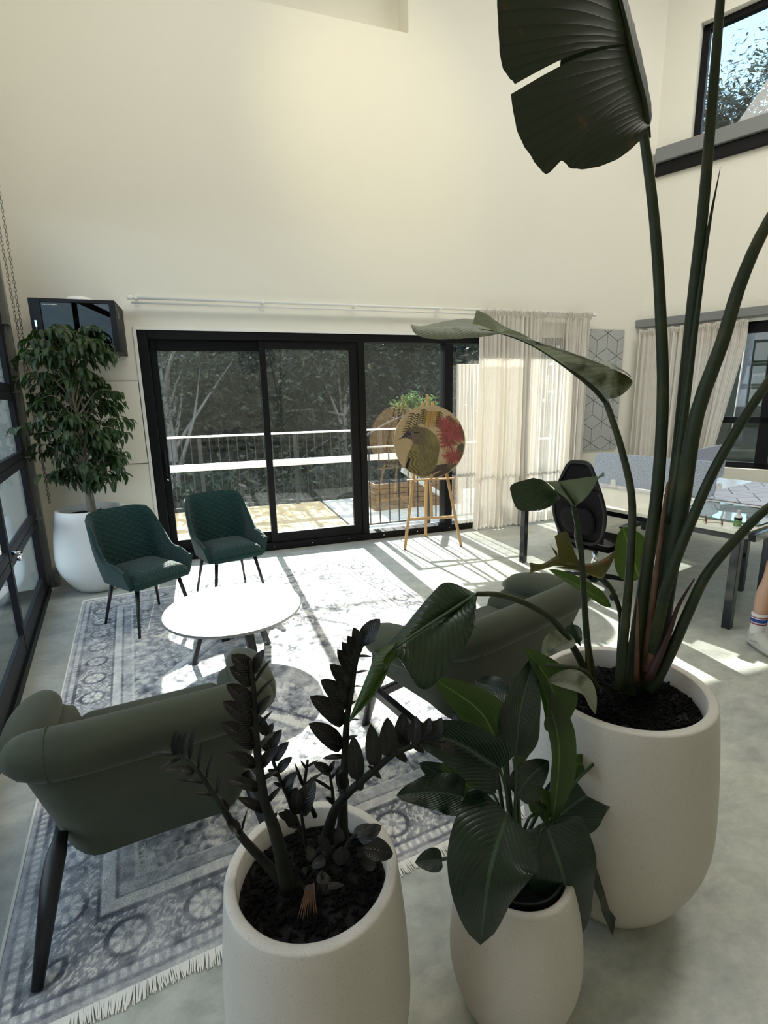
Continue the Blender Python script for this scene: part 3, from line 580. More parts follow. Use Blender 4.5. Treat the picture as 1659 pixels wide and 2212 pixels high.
def curtain(name, label, P0, u, nrm, width, z0, z1, mat, folds, amp, group=None, shape=None, cols=380, header=.07, hem=.0, seed=1):
    rng = random.Random(seed); base = Vector(P0); t = thing(name, label, 'curtain', base)
    ph = [rng.uniform(0, 6.28) for _ in range(6)]
    rows = []; nz = 36
    for j in range(nz+1):
        v = j/nz; z = lerp(z1, z0, v); row = []
        for i in range(cols+1):
            s = i/cols
            a = amp*(0.75+.5*math.sin(s*17+ph[0]))*(.55+.6*v)
            wob = math.sin(s*folds*6.283+1.2*math.sin(s*11+ph[1])+.35*math.sin(v*5+s*9+ph[2]))
            wob += .35*math.sin(s*folds*2.3*6.283+ph[3])
            x = s*width
            if shape: x = shape(s, v, x)
            d = a*wob + .012*math.sin(s*folds*3.1*6.283+ph[4])*(1-v)
            row.append(Vector(u)*x + Vector(nrm)*d + Vector((0, 0, z-base.z+(hem*math.sin(s*9+ph[5]) if j == nz else 0))))
        rows.append(row)
    m = MB(); m.grid(rows); m.build('cloth', mat, t, smooth=True)
    rows = []
    for j in range(5):
        v = j/4; row = []
        for i in range(cols+1):
            s = i/cols; x = s*width
            if shape: x = shape(s, 0, x)
            d = (.014+.012*v)*math.sin(s*folds*3.1*6.283+ph[4]+.6*math.sin(v*3+s*30))+.02*v*math.sin(s*folds*1.9*6.28)
            row.append(Vector(u)*x+Vector(nrm)*(d+.005)+Vector((0, 0, z1-base.z-.012+v*header*(1+.15*math.sin(s*60+ph[2])))))
        rows.append(row)
    m = MB(); m.grid(rows); m.build('gathered_heading', mat, t, smooth=True)
    return t
def sh1(s, v, x): return x - .05*v*(1-s) + .03*math.sin(v*3.1)*(1-s)*0.9
curtain('curtain', 'left panel of beige linen curtain, hanging nearest the easel', (3.12, YB-.10, 2.6), (1, 0, 0), (0, -1, 0), .86, .02, 2.60, curtain_m, 14, .044, 'linen curtains at the door wall', shape=sh1, seed=3, cols=240)
curtain('curtain', 'right panel of beige linen curtain, hanging next to the grey felt panel', (4.32, YB-.10, 2.6), (1, 0, 0), (0, -1, 0), .38, .02, 2.60, curtain_m, 7, .044, 'linen curtains at the door wall', seed=4, cols=120)
curtain('sheer_curtain', 'bright thin sheer between the two beige linen panels', (3.97, YB-.10, 2.6), (1, 0, 0), (0, -1, 0), .37, .03, 2.60, sheer_m, 5, .020, seed=6, cols=120)
curtain('sheer_curtain', 'thin pale sheer hanging at the glass between easel and linen curtain', (2.86, YB-.035, 2.3), (1, 0, 0), (0, -1, 0), .95, .09, 2.05, sheer_m, 18, .012, seed=5, header=.01)
def sh2(s, v, x): return x - 0.34*max(0, v-.10)*1.0*(s**3) 
_p = RW(-.04+.06, 0, .13)
curtain('curtain', 'beige linen curtain swept aside at the low window behind the desk', (_p.x, _p.y, 2.5), RU, RNV, 1.20, .30, 2.42, curtain_m, 18, .042, shape=sh2, seed=8)
sc_ = None

def rhomb_tiles(w_, h_, s, gap=.006, ox=0, oz=0):
    """tumbling-block rhombi clipped to a w x h sheet; returns polygons in 2D"""
    dx = s*math.cos(rad(30)); out = []
    def clip(poly):
        for ax, lim, sg in ((0, 0, 1), (0, w_, -1), (1, 0, 1), (1, h_, -1)):
            res = []
            for i in range(len(poly)):
                a, b = poly[i-1], poly[i]; ia = (a[ax]-lim)*sg >= 0; ib = (b[ax]-lim)*sg >= 0
                if ia != ib:
                    t = (lim-a[ax])/(b[ax]-a[ax]); res.append((a[0]+(b[0]-a[0])*t, a[1]+(b[1]-a[1])*t))
                if ib: res.append(b)
            poly = res
            if len(poly) < 3: return None
        return poly
    for r_ in range(-2, int(h_/(1.5*s))+3):
        for c_ in range(-2, int(w_/(2*dx))+3):
            x = c_*2*dx+(dx if r_ % 2 else 0)+ox; y = r_*1.5*s+oz
            C = (x, y); pts = [(x+s*math.cos(rad(90+60*k)), y+s*math.sin(rad(90+60*k))) for k in range(6)]
            for k in (0, 2, 4):
                q = [C, pts[(k+5) % 6], pts[k], pts[(k+1) % 6]]
                cx_ = sum(p[0] for p in q)/4; cy_ = sum(p[1] for p in q)/4
                q = [(cx_+(p[0]-cx_)*(1-gap/s*1.7), cy_+(p[1]-cy_)*(1-gap/s*1.7)) for p in q]
                q = clip(q)
                if q and abs(sum(q[i-1][0]*q[i][1]-q[i][0]*q[i-1][1] for i in range(len(q))))/2 > 2e-4: out.append(q)
    return out
ap = thing('acoustic_panel', 'tall grey felt panel with rhombus grooves on the wall beside the linen curtain', 'wall panel', (4.66, YB, .92))
m = MB(); m.box((0, -.012, 0), (.66, -.001, 1.565)); m.build('backing', dark_m, ap)
for q in rhomb_tiles(.66, 1.565, .19, .005, ox=.06):
    m = MB(); m.prism([(p[0], -.012, p[1]) for p in q], (0, -.010, 0)); m.build('tile', felt2_m, ap)

hatch = thing('access_hatch', 'flush cream access hatch in the wall behind the indoor tree', 'access panel', (-1.10, YB, 1.07))
m = MB(); m.box((0, -.003, 0), (.478, -.0005, .82)); m.build('shadow_gap', dark_m, hatch)
m = MB(); m.box((.006, -.010, .006), (.472, -.003, .814)); m.build('hatch_door', wall_m, hatch, bevel=.002)
wbx = thing('junction_box', 'small white wall box high in the corner behind the hoist chain', 'wall box', (-1.60, YB, 2.07))
m = MB(); m.box((0, -.06, 0), (.15, -.001, .14)); m.build('cover', white_m, wbx, bevel=.005)
m = MB(); m.box((.148, -.03, -.012), (.16, -.015, .03)); m.build('conduit_end', plastic_m, wbx)

# network cabinet
cbx = thing('network_cabinet', 'black wall-mounted network cabinet with tinted glass door above the indoor tree', 'cabinet', (-1.342, 5.27, 2.12))
m = MB(); t_ = .02; W_, D_, H_ = .655, .435, .43
for a, b in (((0, 0, 0), (W_, D_, t_)), ((0, 0, H_-t_), (W_, D_, H_)), ((0, 0, t_), (t_, D_, H_-t_)), ((W_-t_, 0, t_), (W_, D_, H_-t_)), ((t_, D_-t_, t_), (W_-t_, D_, H_-t_))): m.box(a, b)
m.build('housing', frame_m, cbx, bevel=.003)
m = MB(); m.box((0, -.03, 0), (.085, -.002, H_)); m.box((W_-.05, -.03, 0), (W_, -.002, H_)); m.box((.085, -.03, H_-.03), (W_-.05, -.002, H_)); m.box((.085, -.03, 0), (W_-.05, -.002, .03))
dr = m.build('cabinet_door', plastic_m, cbx, bevel=.003)
m = MB(); m.box((.08, -.018, .025), (W_-.045, -.013, H_-.025)); m.build('door_glass', glass_material('tinted_cabinet_glass', 0, (.35, .36, .38)), dr)
m = MB(); m.box((.03, -.042, .20), (.045, -.03, .25)); m.tube([(.037, -.045, .20), (.037, -.046, .15)], .003, 6); m.build('lock_and_keys', chrome_m, dr)
m = MB(); m.box((.10, .10, .07), (W_-.08, .36, .115)); m.box((.10, .10, .25), (W_-.08, .36, .30)); m.build('rack_switch', greymetal_m, cbx, bevel=.003)
m = MB()
for k in range(5): m.box((W_, .06+k*.02, .30), (W_+.002, .07+k*.02, .36))
m.build('side_vent', greymetal_m, cbx)
m = MB()                                       # the maker's small white print on the door glass, as unreadable dashes
xx = .10
for w_ in (.010, .008, .009, .006, .012, .004, .010, .010, .006): m.box((xx, -.0195, H_-.052), (xx+w_, -.018, H_-.043)); xx += w_+.004
m.build('print', white_m, dr)
ro = MB(); ro.lathe([(0, .062), (.05, .060), (.09, .05), (.115, .03), (.12, .012), (.115, 0), (0, 0)], 32)
o = ro.build('wireless_router', white_m, smooth=True); o.location = (-1.0, 5.48, 2.551); tag(o, 'round white domed access point on top of the black cabinet', 'router')

# hoist chain of the garage door
ch = thing('hoist_chain', 'grey looped hoist chain hanging in the left corner behind the door track', 'chain', (-1.50, 5.52, .78))
lk = MB(); lk.tube([Vector((.009*math.cos(a), 0, .019*math.sin(a))) for a in [2*math.pi*k/10 for k in range(11)]], .0028, 5, cap=False); lme = lk.mesh('link', greymetal_m, True)
def chain_run(A, B, name):
    A, B = Vector(A), Vector(B); n = int((B-A).length/.031); mb = MB()
    for i in range(n):
        p = A.lerp(B, i/n); Mx = Matrix.Translation(p) @ zrot((i % 2)*math.pi/2+.4)
        mb.v += [] ; o_ = len(mb.v)
        vs = [Mx @ v_.co for v_ in lme.vertices]; mb.add(vs, [tuple(p_.vertices) for p_ in lme.polygons])
    o_ = mb.build(name, greymetal_m, ch, smooth=True); o_['kind'] = 'stuff'
chain_run((0, 0, 0), (.02, -.02, 3.5), 'chain_links'); chain_run((.0, 0, 0), (-.06, .03, 3.5), 'chain_links')

# ================================================================== RUG
RUGW, RUGL = 2.60, 3.50
rug_root = thing('area_rug', 'distressed grey and cream patterned rug with ornate borders under the lounge furniture', 'rug', (-0.715, 1.285, 0), rad(7.4))
NX, NY = 420, 480
xs = np.linspace(0, RUGW, NX+1); ys = np.linspace(0, RUGL, NY+1); GX, GY = np.meshgrid(xs, ys)
def fbm(x, y, s, seed, oct=4):
    rs = np.random.RandomState(seed); tot = np.zeros_like(x); a = 1; f = s; nm = 0
    for _ in range(oct):
        T = rs.rand(256, 256); xi = np.floor(x*f).astype(int); yi = np.floor(y*f).astype(int); u = x*f-xi; v = y*f-yi; u = u*u*(3-2*u); v = v*v*(3-2*v)
        g = lambda i, j: T[(xi+i) % 256, (yi+j) % 256]
        tot += a*(g(0, 0)*(1-u)*(1-v)+g(1, 0)*u*(1-v)+g(0, 1)*(1-u)*v+g(1, 1)*u*v); nm += a; a *= .55; f *= 2
    return tot/nm
wx = GX+.05*(fbm(GX, GY, 9, 1)-.5); wy = GY+.05*(fbm(GX, GY, 9, 2)-.5)
de = np.minimum(np.minimum(GX, RUGW-GX), np.minimum(GY, RUGL-GY))           # distance to edge
horiz = np.minimum(GY, RUGL-GY) < np.minimum(GX, RUGW-GX)
al = np.where(horiz, GX, GY)                                                  # along-border coordinate
dd = np.where(horiz, np.minimum(wy, RUGL-wy), np.minimum(wx, RUGW-wx))
val = np.zeros_like(GX)                                                      # 0 dark motif .. 1 cream
per = .235; ca = ((al % per)-per/2); cd2 = de-.165
rr_ = np.hypot(ca*1.05, cd2*1.1)
med = np.where(np.abs(rr_-.066) < .009, 0.0, np.where(rr_ < .057, .78+.5*np.cos(8*np.arctan2(cd2, ca))*(rr_/.057)-.45*(rr_ < .016), .42))
curl = np.where(np.abs(fbm(GX, GY, 17, 41, 3)-.5+.12*np.sin((np.abs(ca)-.07)*120+5*np.sin(cd2*55))) < .055, .95, .28)
bordr = np.where(rr_ < .078, med, curl)
ux = GX+.10*(fbm(GX, GY, 12, 31, 3)-.5); uy = GY+.10*(fbm(GX, GY, 12, 32, 3)-.5)
vine = np.abs(fbm(ux, uy, 11, 33, 3)-.5); blot = fbm(ux+5, uy+5, 24, 34, 3)
field = .30+np.where(vine < .035, .50, 0)+np.where(blot > .56, .38, 0)+.9*(fbm(GX, GY, 34, 7, 3)-.5)
cx0, cy0 = RUGW/2, RUGL/2
dmd = np.abs(GX-cx0)/1.0+np.abs(GY-cy0)/1.25
field = np.where(np.abs(dmd-.78) < .03, .95, field); field = np.where(np.abs(dmd-.70) < .016, .1, field)
ro_ = np.hypot(GX-cx0, GY-cy0); an = np.arctan2(GY-cy0, GX-cx0)
field = np.where(ro_ < .42+.05*np.cos(12*an), .45+.35*np.cos(an*12)*np.sin(ro_*40)+.9*(blot-.5), field)
band2 = .45+.5*(fbm(GX, GY, 40, 42, 2)-.3)
val = np.where(de < .020, .62, np.where(de < .034, .25, np.where(de < .060, .5+.4*(((al*33) % 1) < .5), np.where(de < .075, .12,
      np.where(de < .255, bordr, np.where(de < .272, .1, np.where(de < .315, .85, np.where(de < .328, .2, np.where(de < .372, band2, np.where(de < .386, .85, field))))))))))
val = val + .55*(fbm(GX, GY, 48, 11, 3)-.5)
dist = fbm(GX, GY, 2.2, 5, 5); dis2 = fbm(GX, GY, 14, 6, 3)
val = np.clip(val, 0, 1); fade = np.clip((dist-.42)*3.0, 0, .55); val = val*(1-fade)+fade*(.50+.35*(dis2-.5)+.25*(val-.5))
val = np.clip(val+(dis2-.5)*.5, 0, 1)
dark_c = np.array([.115, .12, .145]); lite_c = np.array([.86, .83, .77]); midc = np.array([.47, .475, .49])
col = np.where(val[..., None] < .5, dark_c+(midc-dark_c)*(val[..., None]*2), midc+(lite_c-midc)*(val[..., None]*2-1))
hgt = .009+.0030*val+.0008*np.random.RandomState(3).rand(*val.shape)
hgt = hgt*np.clip(de/.01, .25, 1)
verts = np.stack([GX, GY, hgt], -1).reshape(-1, 3)
idx = np.arange((NX+1)*(NY+1)).reshape(NY+1, NX+1)
faces = np.stack([idx[:-1, :-1], idx[:-1, 1:], idx[1:, 1:], idx[1:, :-1]], -1).reshape(-1, 4)
def np_mesh(name, verts, faces, colors, mat, smooth=True):
    me = bpy.data.meshes.new(name); me.vertices.add(len(verts)); me.vertices.foreach_set('co', np.ascontiguousarray(verts, dtype=np.float32).ravel())
    nf = len(faces); me.loops.add(nf*4); me.polygons.add(nf); me.loops.foreach_set('vertex_index', faces.ravel().astype(np.int32))
    me.polygons.foreach_set('loop_start', np.arange(0, nf*4, 4, dtype=np.int32)); me.polygons.foreach_set('loop_total', np.full(nf, 4, dtype=np.int32))
    me.polygons.foreach_set('use_smooth', np.full(nf, smooth)); me.update(calc_edges=True)
    a = me.color_attributes.new('Col', 'FLOAT_COLOR', 'POINT'); a.data.foreach_set('color', np.concatenate([colors, np.ones((len(colors), 1))], 1).astype(np.float32).ravel())
    me.materials.append(mat); return me
def attr_mat(name, rough=.9, bumps=(420, .5), sheen=0, noise_amt=.25, nscale=260):
    m = principled(name, (.5, .5, .5), rough, spec=.15, sheen=sheen, bump=bumps); t = m.node_tree; b = t.nodes['Principled BSDF']
    a = t.nodes.new('ShaderNodeAttribute'); a.attribute_name = 'Col'; tcn = t.nodes.new('ShaderNodeTexCoord')
    nn = N(t, 'ShaderNodeTexNoise', Scale=nscale, Detail=3.0); t.links.new(tcn.outputs['Object'], nn.inputs['Vector'])
    mr = t.nodes.new('ShaderNodeMapRange'); mr.inputs[3].default_value = 1-noise_amt; mr.inputs[4].default_value = 1+noise_amt; t.links.new(nn.outputs[0], mr.inputs[0])
    vm = N(t, 'ShaderNodeVectorMath', operation='SCALE'); t.links.new(a.outputs['Color'], vm.inputs[0]); t.links.new(mr.outputs[0], vm.inputs['Scale']); t.links.new(vm.outputs[0], b.inputs['Base Color'])
    return m
rug_m = attr_mat('rug_pile', .95, (200, .5), noise_amt=.45, nscale=150)
o = bpy.data.objects.new('pile', np_mesh('pile', verts, faces, col.reshape(-1, 3), rug_m)); COL.objects.link(o); o.parent = rug_root
m = MB(); m.box((0, 0, .001), (RUGW, RUGL, .004)); m.build('backing', felt2_m, rug_root)
fr_m = principled('white_rug_fringe', (.82, .80, .74), .95)
for nm, y0, sgn in (('fringe', 0, -1), ('fringe', RUGL, 1)):
    m = MB(); rng = random.Random(5)
    for i in range(int(RUGW/.0030)):
        x = i*.0030+rng.uniform(0, .002); L = rng.uniform(.040, .052)+.006*math.sin(x*23); dx = rng.uniform(-.006, .006)+.006*math.sin(x*31)
        m.tube([(x, y0, .008), (x+dx*.4, y0+sgn*L*.5, .008), (x+dx, y0+sgn*L, .004)], [.0026, .0024, .0014], 4)
    q = m.build(nm, fr_m, rug_root); q['kind'] = 'stuff'
for xx in (0, RUGW): m = MB(); m.tube([(xx, 0, .006), (xx, RUGL, .006)], .006, 6); m.build('bound_edge', fr_m, rug_root)

# ================================================================== FURNITURE
# ---- coffee table
ct = thing('coffee_table', 'round white marble coffee table with black splayed legs on the rug', 'coffee table', (.045, 3.263, .0))
m = MB(); m.lathe([(0, .342), (.395, .342), (.425, .350), (.432, .356), (.430, .360), (0, .360)], 72); m.build('tabletop', marble_m, ct, smooth=False)
m = MB(); m.lathe([(.4325, .3435), (.4335, .3445), (.4335, .3575), (.4325, .3585)], 72); m.build('edge_band', greymetal_m, ct)
for fx, fy in ((-.275, -.01), (.205, .10), (.10, -.20), (-.07, .26)):
    f = Vector((fx, fy, 0.013)); tp = Vector((fx*.62, fy*.62, .342))
    m = MB(); tdir = Vector((fx, fy, 0)).normalized(); m.bar(f, tp, .055, .026, tdir); m.build('leg', blackleg_m, ct, bevel=.003)
m = MB(); m.bar((-.18, 0, .328), (.14, .07, .328), .05, .02); m.bar((.065, -.13, .328), (-.045, .17, .328), .05, .02); m.build('cross_frame', blackleg_m, ct)

# ---- quilted dining chairs
def quilt(m):
    t = m.node_tree; b = t.nodes['Principled BSDF']; uv = t.nodes.new('ShaderNodeUVMap'); mp = t.nodes.new('ShaderNodeMapping')
    mp.inputs['Rotation'].default_value = (0, 0, rad(45)); mp.inputs['Scale'].default_value = (17, 11, 1); t.links.new(uv.outputs[0], mp.inputs[0])
    sp_ = t.nodes.new('ShaderNodeSeparateXYZ')
    mp.inputs['Rotation'].default_value = (0, 0, 0); t.links.new(mp.outputs[0], sp_.inputs[0])
    def M(op, a, b_=None):
        n = N(t, 'ShaderNodeMath', operation=op)
        for i, v in enumerate((a, b_)):
            if v is None: continue
            if isinstance(v, (int, float)): n.inputs[i].default_value = v
            else: t.links.new(v, n.inputs[i])
        return n.outputs[0]
    a = M('ABSOLUTE', M('SINE', M('MULTIPLY', M('ADD', sp_.outputs[0], sp_.outputs[1]), 3.14159)))
    c = M('ABSOLUTE', M('SINE', M('MULTIPLY', M('SUBTRACT', sp_.outputs[0], sp_.outputs[1]), 3.14159)))
    hh = M('POWER', M('MINIMUM', a, c), 0.5)
    bn = t.nodes.new('ShaderNodeBump'); bn.inputs['Strength'].default_value = .9; bn.inputs['Distance'].default_value = .006
    t.links.new(hh, bn.inputs['Height']); t.links.new(bn.outputs[0], b.inputs['Normal'])
quilt(emerald_m)
def U_path(hw, yb, yf, rc, n):       # U in plan: right front -> back -> left front, local +y is the back
    pts = []; n1 = n//3
    for i in range(n1): pts.append(Vector((hw, lerp(yf, yb-rc, i/n1), 0)))
    for i in range(n1+1):
        a = math.pi*i/n1; pts.append(Vector(((hw-rc)*(1 if a < math.pi/2 else -1)+rc*math.cos(a) if abs(a-math.pi/2) > 1e-6 else 0, yb-rc+rc*math.sin(a), 0)))
    for i in range(1, n1+1): pts.append(Vector((-hw, lerp(yb-rc, yf, i/n1), 0)))
    return pts
def resample(pts, n):
    L = [0]
    for a, b in zip(pts[:-1], pts[1:]): L.append(L[-1]+(b-a).length)
    out = []; k = 0
    for i in range(n):
        s = L[-1]*i/(n-1)
        while k < len(L)-2 and L[k+1] < s: k += 1
        out.append(pts[k].lerp(pts[k+1], (s-L[k])/max(1e-9, L[k+1]-L[k])))
    return out
def sstep(a, b, x): t = min(1, max(0, (x-a)/(b-a))); return t*t*(3-2*t)
def make_dining_chair():
    t = thing('dining_chair', '', 'chair')
    n = 49; base = resample(U_path(.225, .215, -.215, .10, 48), n)
    inner = []; outer = []; nz = 16
    for j in range(nz+1):
        v = j/nz; ri = []; ro_ = []
        for i, p in enumerate(base):
            s = abs(2*i/(n-1)-1)              # 0 back .. 1 arm front
            topz = lerp(.865, .548, sstep(.36, .64, s)**.9); topz = lerp(topz, .505, sstep(.7, 1, s)); topz -= .022*(abs(p.x)/.225)**4*(1-sstep(.3, .5, s))
            z = lerp(.36, topz, v)
            back = 1-sstep(.3, .75, s); lean = .115*back*((z-.36)/.5)
            flare = .028*math.sin(min(1, (z-.36)/.25)*1.57)*(1-back*.2) + .02*v
            nrm = Vector((p.x/.225, max(0, p.y)/.215*1.1, 0)); nrm = nrm.normalized() if nrm.length > .2 else Vector((0, 1, 0))
            q = Vector((p.x*(1-.04*max(0, (z-.62)/.25)*back), p.y+lean, z))+Vector((nrm.x, nrm.y*.3, 0))*flare
            # rounded top edge
            inset = .018*(1-(max(0, v-.9)/.1)**2)**.5 if v > .9 else .018
            ri.append(q-nrm*inset); ro_.append(q+nrm*inset)
        inner.append(ri); outer.append(ro_)
    m = MB(); m.grid(inner); m.build('inner_shell', emerald_m, t, smooth=True)
    m = MB(); m.grid([r_[::-1] for r_ in outer])
    m.grid([outer[-1], inner[-1]]); m.grid([inner[0], outer[0]])
    m.grid([[inner[j][0] for j in range(nz+1)], [outer[j][0] for j in range(nz+1)]][::-1]); m.grid([[inner[j][-1] for j in range(nz+1)], [outer[j][-1] for j in range(nz+1)]])
    m.build('outer_shell', emerald_plain_m, t, smooth=True)
    # seat cushion: domed rounded square
    m = MB(); rows = []
    for j in range(19):
        v = j/18*2-1; row = []
        for i in range(23):
            u = i/22*2-1; ru = (1-abs(u)**6)*(1-abs(v)**8)
            x = u*.213*(1-.03*v); y = v*.235-.018; z = .40+.062*max(0, ru)**.45+.012*(1-u*u)*(1-v*v)
            row.append(Vector((x, y, z)))
        rows.append(row)
    m.grid(rows); m.build('seat', emerald_m, t, smooth=True)
    m = MB(); m.box((-.213, -.253, .355), (.213, .215, .402)); m.build('seat_base', emerald_plain_m, t, bevel=.012, seg=3, smooth=True)
    for sx, sy in ((-1, -1), (1, -1), (-1, 1), (1, 1)):
        m = MB(); m.tube([(sx*.165, sy*.165, .357), (sx*.225, sy*.225-(.0 if sy < 0 else -.02), .0)], [.017, .009], 12); m.build('leg', blackleg_m, t, smooth=True)
    m = MB(); m.box((-.17, -.17, .345), (.17, .17, .357)); m.build('seat_frame', blackleg_m, t)
    return t
c1 = make_dining_chair(); c1.location = (-.565, 4.10, .011); c1.rotation_euler = (0, 0, rad(37)); c1.scale = (1.0,)*3
c1['label'] = 'green quilted velvet dining chair nearest the indoor tree, left of the two'; c1['group'] = 'green quilted chairs by the sliding door'
index_kids()
c2 = dup(c1, (.06, 4.50, .011), rad(19), 'green quilted velvet dining chair in front of the sliding door, right of the two')

# ---- olive lounge chairs
def make_armchair():
    t = thing('lounge_chair', '', 'armchair')
    # local: +y faces forward (front), back at -y
    hw, n = .315, 57
    base = [Vector((p.x, -p.y, 0)) for p in resample(U_path(hw, .27, -.30, .13, 54), n)]
    nz = 18; shell_o = []; shell_i = []
    for j in range(nz+1):
        v = j/nz; ro_ = []; ri = []
        for i, p in enumerate(base):
            s = abs(2*i/(n-1)-1); back = 1-sstep(.28, .5, s)
            topz = lerp(.545, .650, back) + .0*s; topz = lerp(topz, .47, sstep(.86, 1.0, s))
            botz = lerp(.29, .19, back)
            z = lerp(botz, topz, v); k = (z-.25)/.4
            nrm = Vector((p.x/hw, min(0, p.y)/.27, 0)); nrm = nrm.normalized() if nrm.length > .15 else Vector((0, -1, 0))
            flare = (.085*back+.05*(1-back))*k - .055*(1-k)*(1.0 if k < 1 else 0)*.9
            q = Vector((p.x, p.y, z))+nrm*flare
            th = .036*(max(0, 1-(max(0, v-.86)/.14)**2))**.5 if v > .86 else .036
            ro_.append(q+nrm*th); ri.append(q-nrm*th)
        shell_o.append(ro_); shell_i.append(ri)
    m = MB(); m.grid(shell_o); m.grid([r_[::-1] for r_ in shell_i]); m.grid([shell_o[0][::-1], shell_i[0][::-1]])
    for k in (0, -1):
        a = [[shell_o[j][k] for j in range(nz+1)], [shell_i[j][k] for j in range(nz+1)]]; m.grid(a if k == 0 else a[::-1])
    m.build('shell', velvet_m, t, smooth=True)
    # rolled top cushion along the back, drooping round the corners
    pts = []; rs = []
    for i in range(25):
        u = i/24*2-1
        pts.append(Vector((u*.385, -.335+.11*abs(u)**5+.0*u, 0.655-.018*abs(u)**4))); rs.append(.078*(1-abs(u)**9)**.5 if abs(u) < 1 else .004)
    m = MB(); m.tube(pts, rs, 20); ro2 = m.build('back_roll', velvet_m, t, smooth=True)
    for sx in (-1, 1):
        m = MB(); ring = []
        pc = Vector((sx*.27, -.335+.11*(.27/.385)**5, 0.655-.018*(.27/.385)**4))
        for k in range(25): a = 2*math.pi*k/24; ring.append(pc+Vector((0, math.cos(a), math.sin(a)))*.0785)
        m.tube(ring, .0022, 5, cap=False); m.build('piping', velvet_m, ro2, smooth=True)
    # arm pads: rounded lumps on the arms
    for sx in (-1, 1):
        pp = [Vector((sx*(.352+.02*math.sin(k/8*3.1)), -.24+.50*k/8, .580-.05*(k/8)**2)) for k in range(9)]
        m = MB(); m.tube(pp, [.02, .070, .078, .078, .077, .075, .070, .058, .022], 18); m.build('armrest', velvet_m, t, smooth=True)
    def cushion(name, a, b, r_):
        m = MB(); m.box(a, b); o = m.build(name, velvet_m, t, smooth=True, bevel=r_, seg=5); return o
    cushion('seat_cushion', (-.275, -.20, .30), (.275, .30, .435), .05)
    m = MB(); m.box((-.26, -.05, -.03), (.26, .05, .30)); o = m.build('back_cushion', velvet_m, t, smooth=True, bevel=.045, seg=5); o.location = (0, -.21, .38); o.rotation_euler = (rad(14), 0, 0)
    m = MB(); m.box((-.25, -.20, .215), (.25, .28, .30)); m.build('seat_base', velvet_m, t, bevel=.02, seg=3, smooth=True)
    for sx in (-1, 1):
        m = MB(); m.tube([(sx*.285, -.255, .335), (sx*.300, -.30, .300), (sx*.318, -.335, .24), (sx*.372, -.445, .0)], [.018, .028, .029, .016], 14); m.build('leg', blackleg_m, t, smooth=True)
        m = MB(); m.tube([(sx*.315, .27, .44), (sx*.33, .29, .25), (sx*.36, .33, .0)], [.026, .026, .016], 14); m.build('leg', blackleg_m, t, smooth=True)
        m = MB(); m.bar((sx*.342, -.375, .145), (sx*.335, .28, .20), .026, .042); m.build('side_rail', blackleg_m, t, bevel=.005)
    m = MB(); m.bar((-.33, .26, .19), (.33, .26, .19), .028, .045); m.build('cross_rail', blackleg_m, t, bevel=.005)
    return t
a1 = make_armchair(); a1.location = (-.30, 1.90, .011); a1.rotation_euler = (0, 0, rad(7))
a1['label'] = 'olive velvet lounge chair seen from behind in the left foreground'; a1['group'] = 'olive lounge chairs on the rug'
index_kids()
a2 = dup(a1, (1.225, 2.155, .011), rad(20), 'wide olive velvet lounge chair beyond the plants, right of the coffee table'); a2.scale = (1.45, .92, 1)

# ---- easel and round bird painting
ez = thing('easel', 'light pine tripod easel standing before the glass door', 'easel', (2.28, 5.09, 0), rad(-11.4))
def eb(name, p, q, w_, h_, up=(0, 1, 0)): m = MB(); m.bar(p, q, w_, h_, up); return m.build(name, wood_m, ez, bevel=.003)
eb('leg', (-.325, 0, 0.005), (-.055, .27, 1.62), .032, .020); eb('leg', (.325, 0, 0.005), (.055, .27, 1.62), .032, .020)
eb('rear_leg', (.02, .50, 0.005), (0, .30, 1.50), .032, .022)
eb('mast', (0, .062, .34), (0, .285, 1.70), .030, .018)
eb('lower_crossbar', (-.268, .062, .335), (.268, .062, .335), .020, .030, (0, 0, 1))
tray = eb('tray', (-.27, .105, .77), (.27, .105, .77), .055, .016, (0, 0, 1))
m = MB(); m.lathe([(0, 0), (.012, .0), (.015, .02), (0, .024)], 12); o = m.build('wing_nut', greymetal_m, ez); o.rotation_euler = (rad(90), 0, 0); o.location = (0, .10, .735)
for sx in (-1, 1):
    m = MB(); m.lathe([(0, -.004), (.011, -.004), (.013, .006), (0, .008)], 10); o = m.build('foot_pad', blackleg_m, ez); o.location = (sx*.325, 0, .005)
DR = .405; DN = 170
